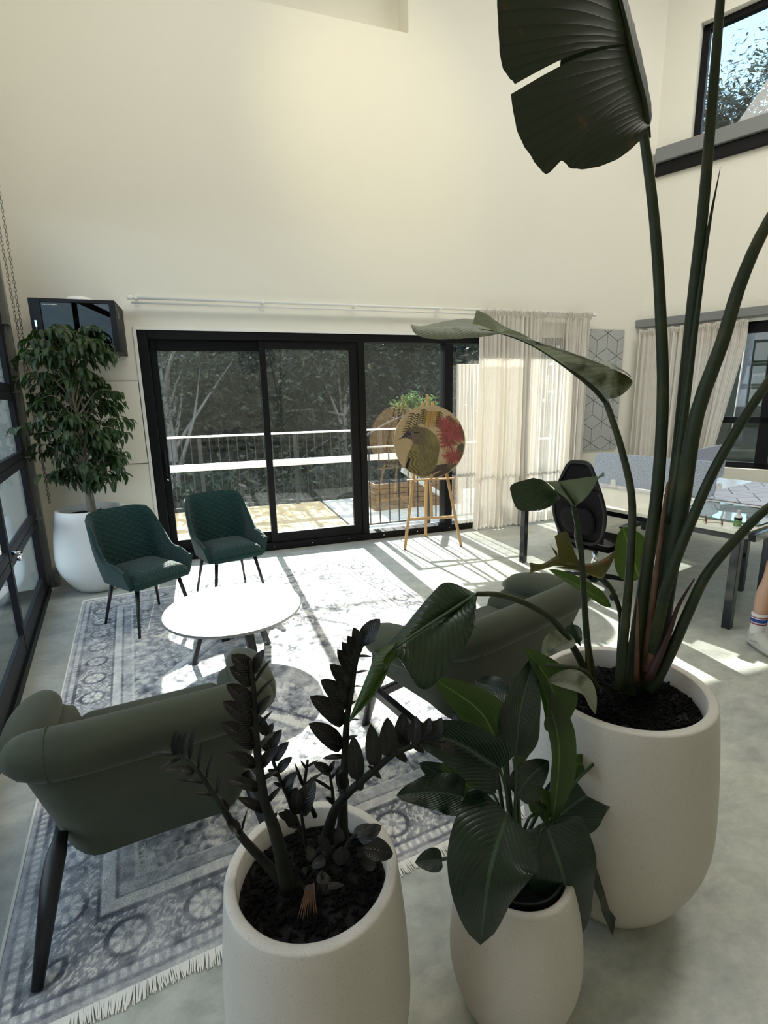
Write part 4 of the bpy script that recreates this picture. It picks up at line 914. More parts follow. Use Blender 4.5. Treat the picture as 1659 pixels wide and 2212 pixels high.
def disc_colors():
    g = np.linspace(-1, 1, 2*DN+1); rr = None
    ths = np.linspace(0, 2*np.pi, 361); rs_ = np.linspace(0, 1, DN)
    T, Rr = np.meshgrid(ths, rs_); x = Rr*np.cos(T); y = Rr*np.sin(T)
    c = np.zeros(x.shape+(3,)); base = np.array([.42, .28, .12]); base2 = np.array([.52, .37, .18])
    nz_ = fbm(x+3, y*.35+3, 5, 21, 4)[..., None]; c[:] = base*(1-nz_)+base2*nz_
    cres = (np.hypot(x-.55, y-.55) < 1.12)[..., None]; c = np.where(cres, c*1.08+.02, c)
    def poly(pts, n=120):
        P = np.array([list(p)[:2] for p in catmull([(a, b, 0) for a, b in pts+[pts[0]]], n)]); ins = np.zeros(x.shape, bool)
        for i in range(len(P)-1):
            x0, y0 = P[i]; x1, y1 = P[i+1]
            with np.errstate(divide='ignore', invalid='ignore'):
                cond = ((y0 > y) != (y1 > y)) & (x < (x1-x0)*(y-y0)/(y1-y0+1e-12)+x0)
            ins ^= cond
        return ins
    def paint(mask, colr, a=1.0):
        a_ = (mask*a)[..., None]; c[:] = c*(1-a_)+np.array(colr)*a_
    rs = np.random.RandomState(5)
    def seg(p, q, w0, w1):
        p, q = np.array(p), np.array(q); d = q-p; L = d@d+1e-12; t = np.clip(((x-p[0])*d[0]+(y-p[1])*d[1])/L, 0, 1)
        return np.hypot(x-p[0]-t*d[0], y-p[1]-t*d[1]) < w0+(w1-w0)*t
    # hanging golden blossom
    for k in range(70):
        bx = .08+rs.uniform(-.22, .26); p = (bx*.7+.03, .82); q = (bx*1.25+rs.uniform(-.05, .05), .42+rs.uniform(-.1, .28)); paint(seg(p, q, .014, .006), [.32+rs.rand()*.16, .17+rs.rand()*.09, .035], .8)
    # ferns
    for (p0, p1, ln, sz) in (((-.42, .80), (-.68, .20), 9, .13), ((-.28, .78), (-.44, .22), 10, .10), ((-.12, .9), (-.2, .5), 7, .10), ((.32, .82), (.20, .40), 8, .09), ((.30, .55), (.46, .12), 10, .09), ((.52, .68), (.75, .42), 9, .09)):
        p0, p1 = np.array(p0), np.array(p1); paint(seg(p0, p1, .008, .005), [.05, .045, .02])
        dv = (p1-p0)/np.linalg.norm(p1-p0); nv = np.array([-dv[1], dv[0]])
        for k in range(ln):
            b = p0+(p1-p0)*(k+.3)/ln
            for s in (-1, 1): paint(seg(b, b+(dv*.5+nv*s)*sz*.8, .019, .012), [.085, .075, .028], .95)
    # leaves on the right and bottom
    for pts in ([(.85, .5), (.98, .2), (.93, 0), (.8, .2)], [(.78, -.1), (.95, -.1), (.86, -.5), (.70, -.45)], [(.3, -.72), (.62, -.55), (.5, -.9), (.2, -.96)], [(.4, -.95), (.6, -.75), (.75, -.62), (.45, -.7)]): paint(poly(pts), [.10, .095, .055])
    # red blossoms
    for bx, by, rr_, nn in ((.62, .22, .46, 330), (.45, .48, .30, 150), (.62, -.42, .34, 200), (.5, -.05, .30, 140)):
        for k in range(nn):
            a = rs.uniform(0, 6.283); L = rr_*rs.uniform(.5, 1); q = (bx+L*math.cos(a), by+L*math.sin(a)*.85)
            v_ = rs.rand(); paint(seg((bx+.1*L*math.cos(a), by), q, .010, .006), [.20+.20*v_, .035+.05*v_, .03+.04*v_], .75)
    paint(poly([(.52, .02), (.78, -.1), (.68, -.02)]), [.12, .1, .05])
    # branch
    for p, q, w0, w1 in (((-.1, -.86), (.35, -.70), .05, .07), ((.35, -.70), (.46, -.80), .07, .06), ((.1, -.68), (.42, -.66), .03, .04), ((.12, -.96), (.42, -.82), .07, .06)): paint(seg(p, q, w0, w1), [.085, .055, .04])
    # bird: tail and wing edge, body, head, beak
    body = poly([(-.48, -.02), (-.62, -.35), (-.70, -.72), (-.48, -.92), (-.25, -1.02), (-.10, -.90), (.12, -.72), (.24, -.35), (.26, -.02), (.14, .20), (-.05, .36), (-.30, .42), (-.55, .40), (-.68, .28), (-.62, .15), (-.52, .08)])
    bn_ = fbm(x*1.0+5, y*.5+5, 26, 33, 4); bz = fbm(x+9, y+9, 4, 34, 2)
    g1 = np.array([.13, .10, .035]); g2 = np.array([.24, .19, .07]); bc = g1+(g2-g1)*np.clip(bn_*1.4-.2, 0, 1)[..., None]
    bc = bc*(.75+.6*bz[..., None]); c[:] = np.where(body[..., None], bc, c)
    hd = body & (y > -.12-.15*x) & (x < -.02+.2*(y-.1)); paint(hd, [.115, .075, .065], .55); paint(body & (x > -.12) & (y > .05), [.22, .20, .05], .45)
    wing = poly([(-.58, -.2), (-.70, -.55), (-.52, -.9), (-.34, -.85), (-.36, -.5), (-.42, -.25)]); ws_ = np.sin(x*55+y*22+3*np.sin(y*18)) > .1
    paint(wing & ws_, [.26, .21, .05], .7); paint(wing & ~ws_, [.09, .07, .03], .7)
    paint(poly([(-.60, -.40), (-.72, -.66), (-.66, -.70), (-.56, -.46)]), [.02, .016, .02])
    paint(poly([(-.60, .33), (-.78, .16), (-.88, .10), (-.70, .13), (-.54, .10), (-.5, .2)]), [.06, .045, .05])
    paint(seg((-.86, .105), (-.50, .17), .006, .012), [.16, .12, .10]); paint(seg((-.62, .24), (-.30, .27), .01, .02), [.04, .03, .02])
    paint(np.hypot(x+.475, y-.235) < .035, [.30, .24, .19]); paint(np.hypot(x+.475, y-.235) < .024, [.05, .03, .03])
    for p, q in (((-.22, -.88), (-.05, -.93)), ((-.12, -.84), (.06, -.88))): paint(seg(p, q, .02, .015), [.14, .08, .05])
    paint((np.hypot(x, y) > .985), [.55, .42, .22])
    g_ = c.mean(-1, keepdims=True); c = (c*.85+g_*.15)*.72
    return c, x, y
dc, dx_, dy_ = disc_colors()
art = thing('round_bird_painting', 'round wooden painting of an olive bird and red blossom resting on the easel', 'painting', (2.28, 5.09, 0), rad(-11.4))
lean = math.atan2(.223, 1.36)
Mx = Matrix.Translation((0, .098, .782)) @ Matrix.Rotation(-lean, 4, 'X')
n_r, n_t = dx_.shape
V = np.stack([dx_*DR, np.full(dx_.shape, -.013), dy_*DR+DR], -1).reshape(-1, 3)
V = np.array([list(Mx @ Vector(p)) for p in V]); idx = np.arange(n_r*n_t).reshape(n_r, n_t)
Fc = np.stack([idx[:-1, :-1], idx[1:, :-1], idx[1:, 1:], idx[:-1, 1:]], -1).reshape(-1, 4)
paint_m = attr_mat('painted_plywood', .55, (60, .03), noise_amt=.10, nscale=60)
o = bpy.data.objects.new('painted_face', np_mesh('painted_face', V, Fc, dc.reshape(-1, 3), paint_m)); COL.objects.link(o); o.parent = art
m = MB(); prof = [(0, 0), (DR-.002, 0), (DR, .002), (DR, .012), (0, .012)]
m.lathe(prof, 96); o = m.build('plywood_disc', principled('plywood', (.50, .33, .17), .6, var=(5, (.42, .25, .12), .4, .6)), art); o.matrix_local = Mx @ Matrix.Translation((0, .001, DR)) @ Matrix.Rotation(rad(90), 4, 'X') @ Matrix.Identity(4)

# ---- work desks
DU = Vector((.2475, -.969, 0)).normalized(); DN_ = Vector((.969, .2475, 0)); DA = Vector((2.845, 4.33, 0)); drz = math.atan2(DN_.y, DN_.x)
def desk(name, label, off, depth, L, group, zt=.73, along=0.0, legs=((.03, .05), (.03, .95)), mat=None):
    o_ = DA+DN_*off+DU*along; t = thing(name, label, 'desk', o_, drz, group)     # local x = depth, local -y = along
    m = MB(); m.box((0, -L, zt-.028), (depth, 0, zt)); m.build('desktop', mat or desk_m, t, bevel=.002)
    m = MB(); m.box((.03, -L+.04, zt-.075), (depth-.03, -L+.08, zt-.03)); m.box((.03, -.08, zt-.075), (depth-.03, -.04, zt-.03)); m.box((.03, -L+.08, zt-.075), (.07, -.08, zt-.03)); m.box((depth-.07, -L+.08, zt-.075), (depth-.03, -.08, zt-.03)); m.build('under_frame', glossblack_m, t)
    if off > 0: m = MB(); m.box((-.10, -L+.335, .30), (.03, -L+.365, .33)); m.build('stretcher', glossblack_m, t)
    for lx in (.03, depth-.09):
        for ly in (-L+.04 if lx < .1 else -L+.11, -.10) if off == 0 else (-L+.32 if lx < .1 else -L+.04, -.10):
            m = MB(); m.box((lx, ly, 0), (lx+.055, ly+.055, zt-.03)); m.build('leg', glossblack_m, t, bevel=.003)
    return t
desk('work_desk', 'long cream-topped desk with black gloss legs, nearest the lounge', 0, .84, 2.04, 'bench desks')
desk('work_desk', 'white desk beyond the felt screen along the low window', .86, 1.45, 2.04, 'bench desks', mat=marble_m)
ef = thing('desk_end_frame', 'black gloss end frame clipped to the right-hand end of the desks', 'desk frame', DA+DU*2.045, drz)
m = MB(); m.box((.0, -.05, .672), (1.6, -.005, .722)); m.build('rail', glossblack_m, ef, bevel=.004)
for lx in (.55, 1.5): m = MB(); m.box((lx, -.05, 0), (lx+.05, -.005, .672)); m.build('post', glossblack_m, ef, bevel=.003)

def screen(name, label, P, Q, z0, z1, group, clips=True):
    P, Q = Vector(P), Vector(Q); L = (Q-P).length; t = thing(name, label, 'desk screen', P, math.atan2((Q-P).y, (Q-P).x), group)
    r_ = .07; poly = []
    for cx_, cz_, a0 in ((L-r_, z0+r_, -90), (L-r_, z1-r_, 0), (r_, z1-r_, 90), (r_, z0+r_, 180)):
        for k in range(7): a = rad(a0+15*k); poly.append((cx_+r_*math.cos(a), 0, cz_+r_*math.sin(a)))
    m = MB(); m.prism(poly, (0, .018, 0)); m.build('felt_panel', felt_m, t, bevel=.004)
    if clips:
        for x in (L*.2, L*.78):
            m = MB(); m.prism([(x-.035, -.012, z0-.022), (x+.035, -.012, z0-.022), (x+.022, -.012, z0+.055), (x-.022, -.012, z0+.055)], (0, .042, 0)); m.build('clamp', white_m, t, bevel=.003)
    return t
s_o = DA+DN_*1.13
screen('desk_screen', 'pale blue-grey felt desk screen across the middle of the long desk', tuple(DA+DN_*.85+DU*.27), tuple(DA+DN_*.85+DU*1.44), .765, 1.08, 'felt desk screens')
screen('desk_screen', 'shorter felt screen standing crosswise behind the main desk screen', tuple(DA+DN_*.95+DU*1.08), tuple(DA+DN_*2.2+DU*.92), .765, 1.12, 'felt desk screens')
# felt tile sheet and glass laid on the desks
def sheet(name, label, off, along, w_, h_, s, seed):
    o_ = DA+DN_*off+DU*along+Vector((0, 0, .731)); t = thing(name, label, 'felt sheet', o_, drz)
    m = MB(); m.box((0, -h_, 0), (w_, 0, .003)); m.build('backing', dark_m, t)
    for q in rhomb_tiles(w_, h_, s, .005, ox=.03, oz=.05):
        m = MB(); m.prism([(p[0], p[1]-h_, .003) for p in q], (0, 0, .006)); m.build('tile', felt3_m, t)
    return t
sheet('felt_tile_sheet', 'pale blue rhombus felt tiles under glass at the right of the near desk', .22, 1.44, .58, .58, .19, 1)
sheet('felt_tile_sheet', 'pale blue rhombus felt tiles on the far desk behind the screen', .98, 1.20, 1.25, .80, .19, 2)
gs = thing('glass_sheet', 'clear glass sheet with green edges lying on the near desk', 'glass sheet', DA+DN_*.20+DU*1.42+Vector((0, 0, .7405)), drz)
m = MB(); m.box((0.002, -.608, .0005), (.618, -.002, .0065)); m.build('pane', deskglass_m, gs)
m = MB(); m.box((0, -.61, 0), (.002, 0, .007)); m.box((.618, -.61, 0), (.62, 0, .007)); m.box((0.002, -.61, 0), (.618, -.608, .007)); m.box((.002, -.002, 0), (.618, 0, .007)); m.build('polished_edge', glassedge_m, gs)
# bottle and spectacles
bp = DA+DN_*.085+DU*1.945
bo = thing('sanitiser_bottle', 'small white pump bottle with green label on the desk front edge', 'bottle', (bp.x, bp.y, .7475-.0175))
m = MB(); m.lathe([(0, 0), (.021, 0), (.023, .004), (.023, .078), (.016, .090), (.0, .092)], 24); m.build('bottle_body', white_m, bo, smooth=True)
m = MB(); m.lathe([(.0234, .012), (.0234, .066)], 24); m.build('label', principled('green_label', (.10, .24, .10), .5, var=(50, (.30, .42, .16), .45, .6)), bo)
m = MB(); m.lathe([(.0236, .060), (.0236, .074)], 24); m.build('label_band', frame_m, bo)
m = MB(); m.lathe([(.013, .088), (.013, .105), (.006, .110), (.006, .125), (.0, .126)], 16); m.bar((-.0, 0, .122), (-.024, -.006, .118), .008, .008); m.build('pump', white_m, bo, smooth=True)
def specs(label, along, off, sc):
    p = DA+DN_*off+DU*along; t = thing('spectacles', label, 'glasses', (p.x, p.y, .731), drz+.5, 'spectacles on the desk edge'); t.scale = (sc,)*3
    for sx in (-1, 1):
        m = MB(); m.tube([Vector((.033*sx+.026*math.cos(a), 0, .022+.020*math.sin(a))) for a in [2*math.pi*k/16 for k in range(17)]], .0022, 6, cap=False); m.build('rim', husk_m, t, smooth=True)
        m = MB(); m.tube([(sx*.060, 0, .030), (sx*.062, .11, .028), (sx*.058, .14, .006)], .002, 6); m.build('temple', husk_m, t, smooth=True)
    m = MB(); m.tube([(-.008, 0, .026), (0, 0, .030), (.008, 0, .026)], .002, 6); m.build('bridge', husk_m, t, smooth=True)
specs('brown spectacles lying on the desk edge, left of the smaller pair', 1.74, .085, 1.0)
specs('smaller folded spectacles between the brown pair and the bottle', 1.85, .08, .8)

# ---- office chair
oc = thing('office_chair', 'black mesh office chair on castors at the long desk', 'office chair', (3.06, 3.42, 0), rad(18))
# local +x faces the desk
m = MB(); m.tube([(0, 0, .10), (0, 0, .40)], [.028, .022], 16); m.build('gas_column', chrome_m, oc, smooth=True)
m = MB(); m.lathe([(.0, .14), (.045, .13), (.05, .07), (0, .06)], 20); hub = m.build('base_hub', plastic_m, oc, smooth=True)
for k in range(5):
    a = 2*math.pi*k/5+.5; e = Vector((.29*math.cos(a), .29*math.sin(a), 0)); dv = e.normalized()
    m = MB(); m.tube([(0, 0, .115), dv*.15+Vector((0, 0, .105)), e+Vector((0, 0, .075))], [.026, .022, .014], 10); m.build('base_spoke', plastic_m, hub, smooth=True)
    cs = MB(); sd = Vector((-dv.y, dv.x, 0))
    for q in (-1, 1): cs.tube([e+sd*q*.022+Vector((0, 0, .028)), e+sd*q*.008+Vector((0, 0, .028))], .027, 16)
    cs.tube([e+Vector((0, 0, .03)), e+Vector((0, 0, .07))], .007, 8); cs.build('castor', plastic_m, oc, smooth=False, bevel=.003)
m = MB(); rows = []
for j in range(15):
    v = j/14*2-1; rows.append([Vector((.02+v*.23, u*.235, .46+.03*(1-abs(u)**4)*(1-abs(v)**4)-(.03*max(0, v)**3))) for u in [i/14*2-1 for i in range(15)]])
m.grid(rows); m.grid([[p-Vector((0, 0, .05)) for p in r_][::-1] for r_ in rows]); m.box((-.19, -.2, .415), (.22, .2, .455)); m.build('seat', mesh_m, oc, smooth=True)
m = MB(); m.box((-.16, -.09, .38), (.14, .09, .415)); m.build('tilt_mechanism', plastic_m, oc, bevel=.01)
def bx_(zz): return -.235-.06*math.sin((zz-.45)*3.2)-.05*(zz-.45)
def hwid(zz): return .215+.02*math.sin((zz-.48)*4.5)-.085*sstep(.72, 1.10, zz)
loop = [];
for k in range(48):
    a = 2*math.pi*k/48; cz = .80+.335*math.copysign(abs(math.sin(a))**.7, math.sin(a)); loop.append(Vector((bx_(cz), hwid(cz)*math.copysign(abs(math.cos(a))**.45, math.cos(a)), cz)))
loop.append(loop[0])
m = MB(); m.tube(loop, .017, 8, cap=False); m.build('back_frame', plastic_m, oc, smooth=True)
m = MB(); rows = []
for j in range(22):
    z = .48+.64*j/21; hw_ = hwid(z)*.97*(1-.25*sstep(1.04, 1.13, z)); rows.append([Vector((bx_(z)+.02*(1-u*u)-.0, u*hw_, z)) for u in [i/12*2-1 for i in range(13)]])
m.grid(rows); bp_ = m.build('back_mesh', mesh_m, oc, smooth=True); sd_ = bp_.modifiers.new('solid', 'SOLIDIFY'); sd_.thickness = .004
m = MB(); rows = []
for j in range(10):
    v = j/9*2-1; z = .66+v*.11; rows.append([Vector((bx_(z)-.035+.02*u*u, u*.15*(1-abs(v)**3*.4), z)) for u in [i/10*2-1 for i in range(11)]])
m.grid(rows); q = m.build('lumbar_pad', mesh_m, oc, smooth=True); sd_ = q.modifiers.new('solid', 'SOLIDIFY'); sd_.thickness = .012
m = MB(); m.tube([(bx_(.94)-.03, -.20, .955), (bx_(.94)-.055, 0, .965), (bx_(.94)-.03, .20, .955)], .014, 8); m.tube([(bx_(.9)-.02, -.19, .915), (bx_(.9)-.045, 0, .92), (bx_(.9)-.02, .19, .915)], .010, 8); m.build('coat_rail', plastic_m, oc, smooth=True)
m = MB(); m.tube([(-.10, 0, .40), (-.24, 0, .42), (-.285, 0, .52), (bx_(.72)-.03, 0, .72)], [.03, .03, .026, .018], 10); m.build('back_spine', plastic_m, oc, smooth=True)
for sy in (-1, 1):
    m = MB(); m.tube([(0, sy*.20, .42), (-.01, sy*.275, .46), (-.01, sy*.285, .60)], [.018, .018, .016], 10); m.build('arm_post', plastic_m, oc, smooth=True)
    m = MB(); m.box((-.11, sy*.285-.038, .60), (.14, sy*.285+.038, .628)); m.build('armrest', plastic_m, oc, bevel=.013, seg=4)

# ================================================================== PERSON (only a lower leg, sock and shoe reach into the frame)
def person():
    t = thing('person', 'person at the right edge wearing a striped white sock and worn white trainer', 'person', (3.465, 2.12, 0), rad(72.5))
    J = {}; edges = []
    lean_ = lambda p: Vector((p[0], p[1]-max(0, p[2]-.55)*.16, p[2]))
    def j(n, p, r_, par=None): J[n] = (lean_(p), r_); (edges.append((par, n)) if par else None)
    # facing -x
    j('pelvis', (0, 0, .90), (.13, .15)); j('waist', (.0, 0, 1.05), (.11, .135), 'pelvis'); j('chest', (.01, 0, 1.27), (.12, .16), 'waist'); j('neckb', (.0, 0, 1.42), (.07, .08), 'chest'); j('neck', (-.01, 0, 1.48), (.05, .055), 'neckb')
    j('head', (-.015, 0, 1.565), (.085, .076), 'neck'); j('headtop', (-.01, 0, 1.66), (.095, .082), 'head')
    for s, nm in ((1, 'r'), (-1, 'l')):
        fy = .16 if s > 0 else .11
        j('hip'+nm, (0, s*.085, .84), (.095, .09), 'pelvis'); j('knee'+nm, (-.015, s*(fy+.085)/2, .46), (.055, .055), 'hip'+nm); j('calf'+nm, (.02, s*fy*.87, .34), (.052, .052), 'knee'+nm)
        j('ankle'+nm, (.005, s*fy, .10), (.032, .034), 'calf'+nm); j('heel'+nm, (-.02, s*fy, .05), (.032, .034), 'ankle'+nm); j('toe'+nm, (-.14, s*fy*1.04, .035), (.025, .035), 'heel'+nm)
        j('sh'+nm, (.01, s*.165, 1.37), (.06, .06), 'neckb'); j('el'+nm, (.03, s*.19, 1.10), (.04, .04), 'sh'+nm); j('wr'+nm, (-.13, s*.12, .95), (.025, .028), 'el'+nm); j('palm'+nm, (-.18, s*.10, .93), (.018, .035), 'wr'+nm)
        for q, dz in enumerate((.025, .009, -.008, -.024)):
            j('f1%s%d' % (nm, q), (-.235, s*(.085), .92+dz), (.009, .009), 'palm'+nm); j('f2%s%d' % (nm, q), (-.268-.006*(q in (1, 2)), s*.072, .912+dz), (.008, .008), 'f1%s%d' % (nm, q))
        j('t1'+nm, (-.195, s*.075, .955), (.010, .010), 'palm'+nm); j('t2'+nm, (-.225, s*.065, .965), (.008, .008), 't1'+nm)
    names = list(J); me = bpy.data.meshes.new('body'); me.from_pydata([J[n][0] for n in names], [(names.index(a), names.index(b)) for a, b in edges], [])
    o = bpy.data.objects.new('body', me); COL.objects.link(o); o.parent = t; me.materials.append(skin_m)
    sk = o.modifiers.new('skin', 'SKIN'); sk.use_smooth_shade = True
    for i, n in enumerate(names): me.skin_vertices[0].data[i].radius = J[n][1]
    me.skin_vertices[0].data[0].use_root = True
    u = o.modifiers.new('subd', 'SUBSURF'); u.levels = 1; u.render_levels = 1
    shirt = principled('grey_shirt', (.25, .27, .3), .9); shorts = principled('dark_shorts', (.03, .035, .05), .9)
    m = MB(); rows = []
    for z, rx, ry, ox in ((.90, .118, .165, 0), (.98, .114, .155, 0), (1.08, .108, .148, 0), (1.2, .115, .160, .005), (1.31, .112, .178, .008), (1.385, .09, .165, .005), (1.43, .065, .10, 0), (1.46, .055, .062, -.004)):
        rows.append([lean_((ox+rx*math.cos(2*math.pi*k/28), ry*math.sin(2*math.pi*k/28), z)) for k in range(29)])
    m.grid(rows)
    for s in (1, -1): m.tube([lean_((.01, s*.145, 1.375)), lean_((.018, s*.18, 1.30)), lean_((.025, s*.19, 1.19))], [.062, .062, .060], 14)
    m.build('shirt', shirt, t, smooth=True)
    m = MB(); m.tube([lean_((0, 0, .99)), lean_((0, 0, .86))], [.140, .145], 20); [m.tube([lean_((0, s*.085, .88)), lean_((-.008, s*(.115 if s > 0 else .1), .58))], [.098, .080], 14) for s in (1, -1)]; m.build('shorts', shorts, t, smooth=True)
    m = MB(); m.tube([lean_(q) for q in [(.035, 0, 1.55), (.028, 0, 1.62), (.016, 0, 1.69), (0, 0, 1.765)]], [.05, .088, .096, .03], 20); m.build('hair', dark_m, t, smooth=True)
    m = MB()
    for s in (1, -1): m.tube([lean_((-.09, s*.032, 1.63)), lean_((-.106, s*.032, 1.63))], [.012, .006], 8)
    m.tube([lean_(q) for q in [(-.085, 0, 1.61), (-.115, 0, 1.585), (-.09, 0, 1.575)]], [.010, .013, .008], 8); m.build('face_details', skin_m, t, smooth=True)
    sockw = principled('white_sock', (.72, .70, .70), .9, bump=(300, .2)); blue = principled('blue_stripe', (.02, .05, .28), .9); red = principled('red_stripe', (.28, .03, .07), .9)
    shoe_m = principled('worn_white_leather', (.55, .54, .50), .5, var=(16, (.30, .29, .26), .5, .75)); sole_m = principled('rubber_sole', (.40, .39, .36), .7)
    for s in (1, -1):
        yy = .16 if s > 0 else -.11; m = MB()
        zs = [.06, .10, .13, .155, .162, .162, .170, .170, .176, .176, .196, .196, .203, .203, .209, .209, .225]
        m.tube([(.004+.005*(z-.1), yy, z) for z in (.055, .08, .11, .15, .19, .228)], [.044, .041, .040, .041, .044, .046], 18); sk_ = m.build('sock', sockw, t, smooth=True)
        for z0, z1, mm in ((.160, .168, red), (.176, .198, blue), (.205, .212, red)):
            m = MB(); m.tube([(.004, yy, z0), (.004, yy, z1)], [.0455, .0463], 18, cap=False); m.build('stripe', mm, sk_, smooth=True)
        m = MB(); rows = []
        for i in range(15):
            v = i/14; x = lerp(.062, -.205, v); w_ = .036+.014*math.sin(v*3.0)+.006*v; w_ *= (1-max(0, (v-.86)/.14)**2.2)**.5 if v > .86 else (1-max(0, (.1-v)/.1)**2)**.5 if v < .1 else 1
            hh = lerp(.095, .052, sstep(.35, .95, v))+.012*math.sin(v*9)*(v < .4)
            row = []
            for k in range(13):
                a = math.pi*k/12; row.append(Vector((x, yy+w_*math.cos(a)*(1.0), .022+hh*math.sin(a)**.7)))
            rows.append(row)
        m.grid(rows); sh = m.build('trainer', shoe_m, t, smooth=True)
        m = MB()
        for i in range(14):
            pass
        out = []
        for i in range(32):
            a = 2*math.pi*i/32; ca_ = math.cos(a); sa = math.sin(a); out.append((-.072+.142*ca_, yy+(.043+.009*(-ca_))*sa, .001))
        m.prism(out, (0, 0, .027)); m.build('sole', sole_m, sh, bevel=.004)
        for q in range(4):
            m = MB(); x = -.045-.022*q; m.tube([(x, yy-.026, .082-.006*q), (x-.004, yy, .095-.007*q), (x, yy+.026, .082-.006*q)], .0035, 6); m.build('lace', sockw, sh, smooth=True)
        m = MB(); m.tube([(.058, yy-.012, .095), (.066, yy, .118), (.058, yy+.012, .095)], .005, 6); m.build('pull_tab', shoe_m, sh, smooth=True)
        m = MB(); m.tube([(-.12, yy-s*0-.047, .035), (-.06, yy-.051, .060), (-.01, yy-.050, .045)], .004, 6); m.tube([(-.12, yy+.047, .035), (-.06, yy+.051, .060), (-.01, yy+.050, .045)], .004, 6); m.build('overlay_stitching', sole_m, sh, smooth=True)
    return t
person()

# ================================================================== PLANTERS AND PLANTS
def atz(px, py, z):
    v = cam_to_world(Vector(((px-829.5)/F_PX, (py-1106)/F_PX, 1))); return Vector((0, 0, CAM_H)) + v*((z-CAM_H)/v.z)
def planter(root, H, Rr, belly, base, soil_z, mat=pot_m, chips=260, seed=1, wall=.028):
    prof = [(0, 0), (base*.8, 0.0), (base, .008)]
    for k in range(1, 15):
        u = k/14; z = .008+(H-.008)*u
        r_ = base+(belly-base)*math.sin(min(1, u/.42)*math.pi/2)**.85 if u < .42 else lerp(belly, Rr, ((u-.42)/.58)**1.7)
        prof.append((r_, z))
    prof += [(Rr-.002, H+.003), (Rr-.006, H+.005), (Rr-wall+.004, H+.005), (Rr-wall, H+.002), (Rr-wall-.002, soil_z-.03)]
    m = MB(); m.lathe(prof, 72); m.build('pot', mat, root, smooth=True)
    rng = random.Random(seed); m = MB(); rows = []
    Rs = Rr-wall-.001
    for j in range(10):
        r_ = Rs*j/9; rows.append([Vector((r_*math.cos(a), r_*math.sin(a), soil_z+.010*noise.noise(Vector((r_*14*math.cos(a), r_*14*math.sin(a), seed))))) for a in [2*math.pi*k/36 for k in range(37)]])
    m.grid(rows); m.build('soil', soil_m, root, smooth=True)
    m = MB()
    for i in range(chips):
        a = rng.uniform(0, 6.283); r_ = Rs*math.sqrt(rng.random())*.93; p = Vector((r_*math.cos(a), r_*math.sin(a), soil_z+.008)); L = rng.uniform(.010, .028)
        d_ = Vector((rng.gauss(0, 1), rng.gauss(0, 1), rng.gauss(0, .35))).normalized()*L/2; m.bar(p-d_, p+d_, rng.uniform(.004, .010), rng.uniform(.002, .005), (0, 0, 1))
    if chips: q = m.build('bark_mulch', bark_m, root); q['kind'] = 'stuff'
VIEW = cam.matrix_world.to_3x3()
CAMP = Vector((0, 0, CAM_H))
def leaf_mesh(rib, w, face=None, n=16, k=4, prof=None, fold=.12, ripple=.0, droop=0., off=None, skew=0.0, seed=0):
    """rib: 3D points base->tip; w: half width; face: the way the upper surface looks; fold: V fold; blade coordinates relative to off"""
    rib = catmull(rib, n); off = off or Vector((0, 0, 0)); face = face.normalized() if face else None
    prof = prof or (lambda t: math.sin(math.pi*min(1, t**.8))**.75*(1-.15*t))
    rows = []; rng = random.Random(seed); ph = rng.uniform(0, 6)
    for i, p in enumerate(rib):
        t = i/(n-1); T = (rib[min(i+1, n-1)]-rib[max(i-1, 0)]).normalized()
        S = T.cross(face if face else (CAMP-p).normalized())
        S = S.normalized() if S.length > 1e-4 else T.orthogonal().normalized(); Nn = S.cross(T)
        hw = max(w*prof(t), .0004); row = []
        for j in range(-k, k+1):
            s = j/k; lat = s*hw; up = abs(s)*hw*fold*2 - droop*hw*s*s + ripple*hw*math.sin(t*17+ph+s*2)*abs(s)**1.5
            row.append(p+S*(lat*math.cos(fold))+Nn*up+T*(-abs(s)*hw*skew)-off)
        rows.append(row)
    return rows
P_OVAL = lambda t: max(0, math.sin(math.pi*t**.72))**.62
P_LANCE = lambda t: max(0, math.sin(math.pi*t**.85))**.85
P_HEART = lambda t: (min(1, t/.07)**.5)*max(0, (1-t**2.9))**.62*(.86+.16*math.sin(math.pi*min(1, t*1.25)))
P_STRAP = lambda t: min(1, (t*5+.02))**.6*max(0, 1-t**3.2)**.7
def add_leaf(parent, name, rib, w, mat, off, **kw):
    m = MB(); m.grid(leaf_mesh(rib, w, off=off, **kw)); return m.build(name, mat, parent, smooth=True)

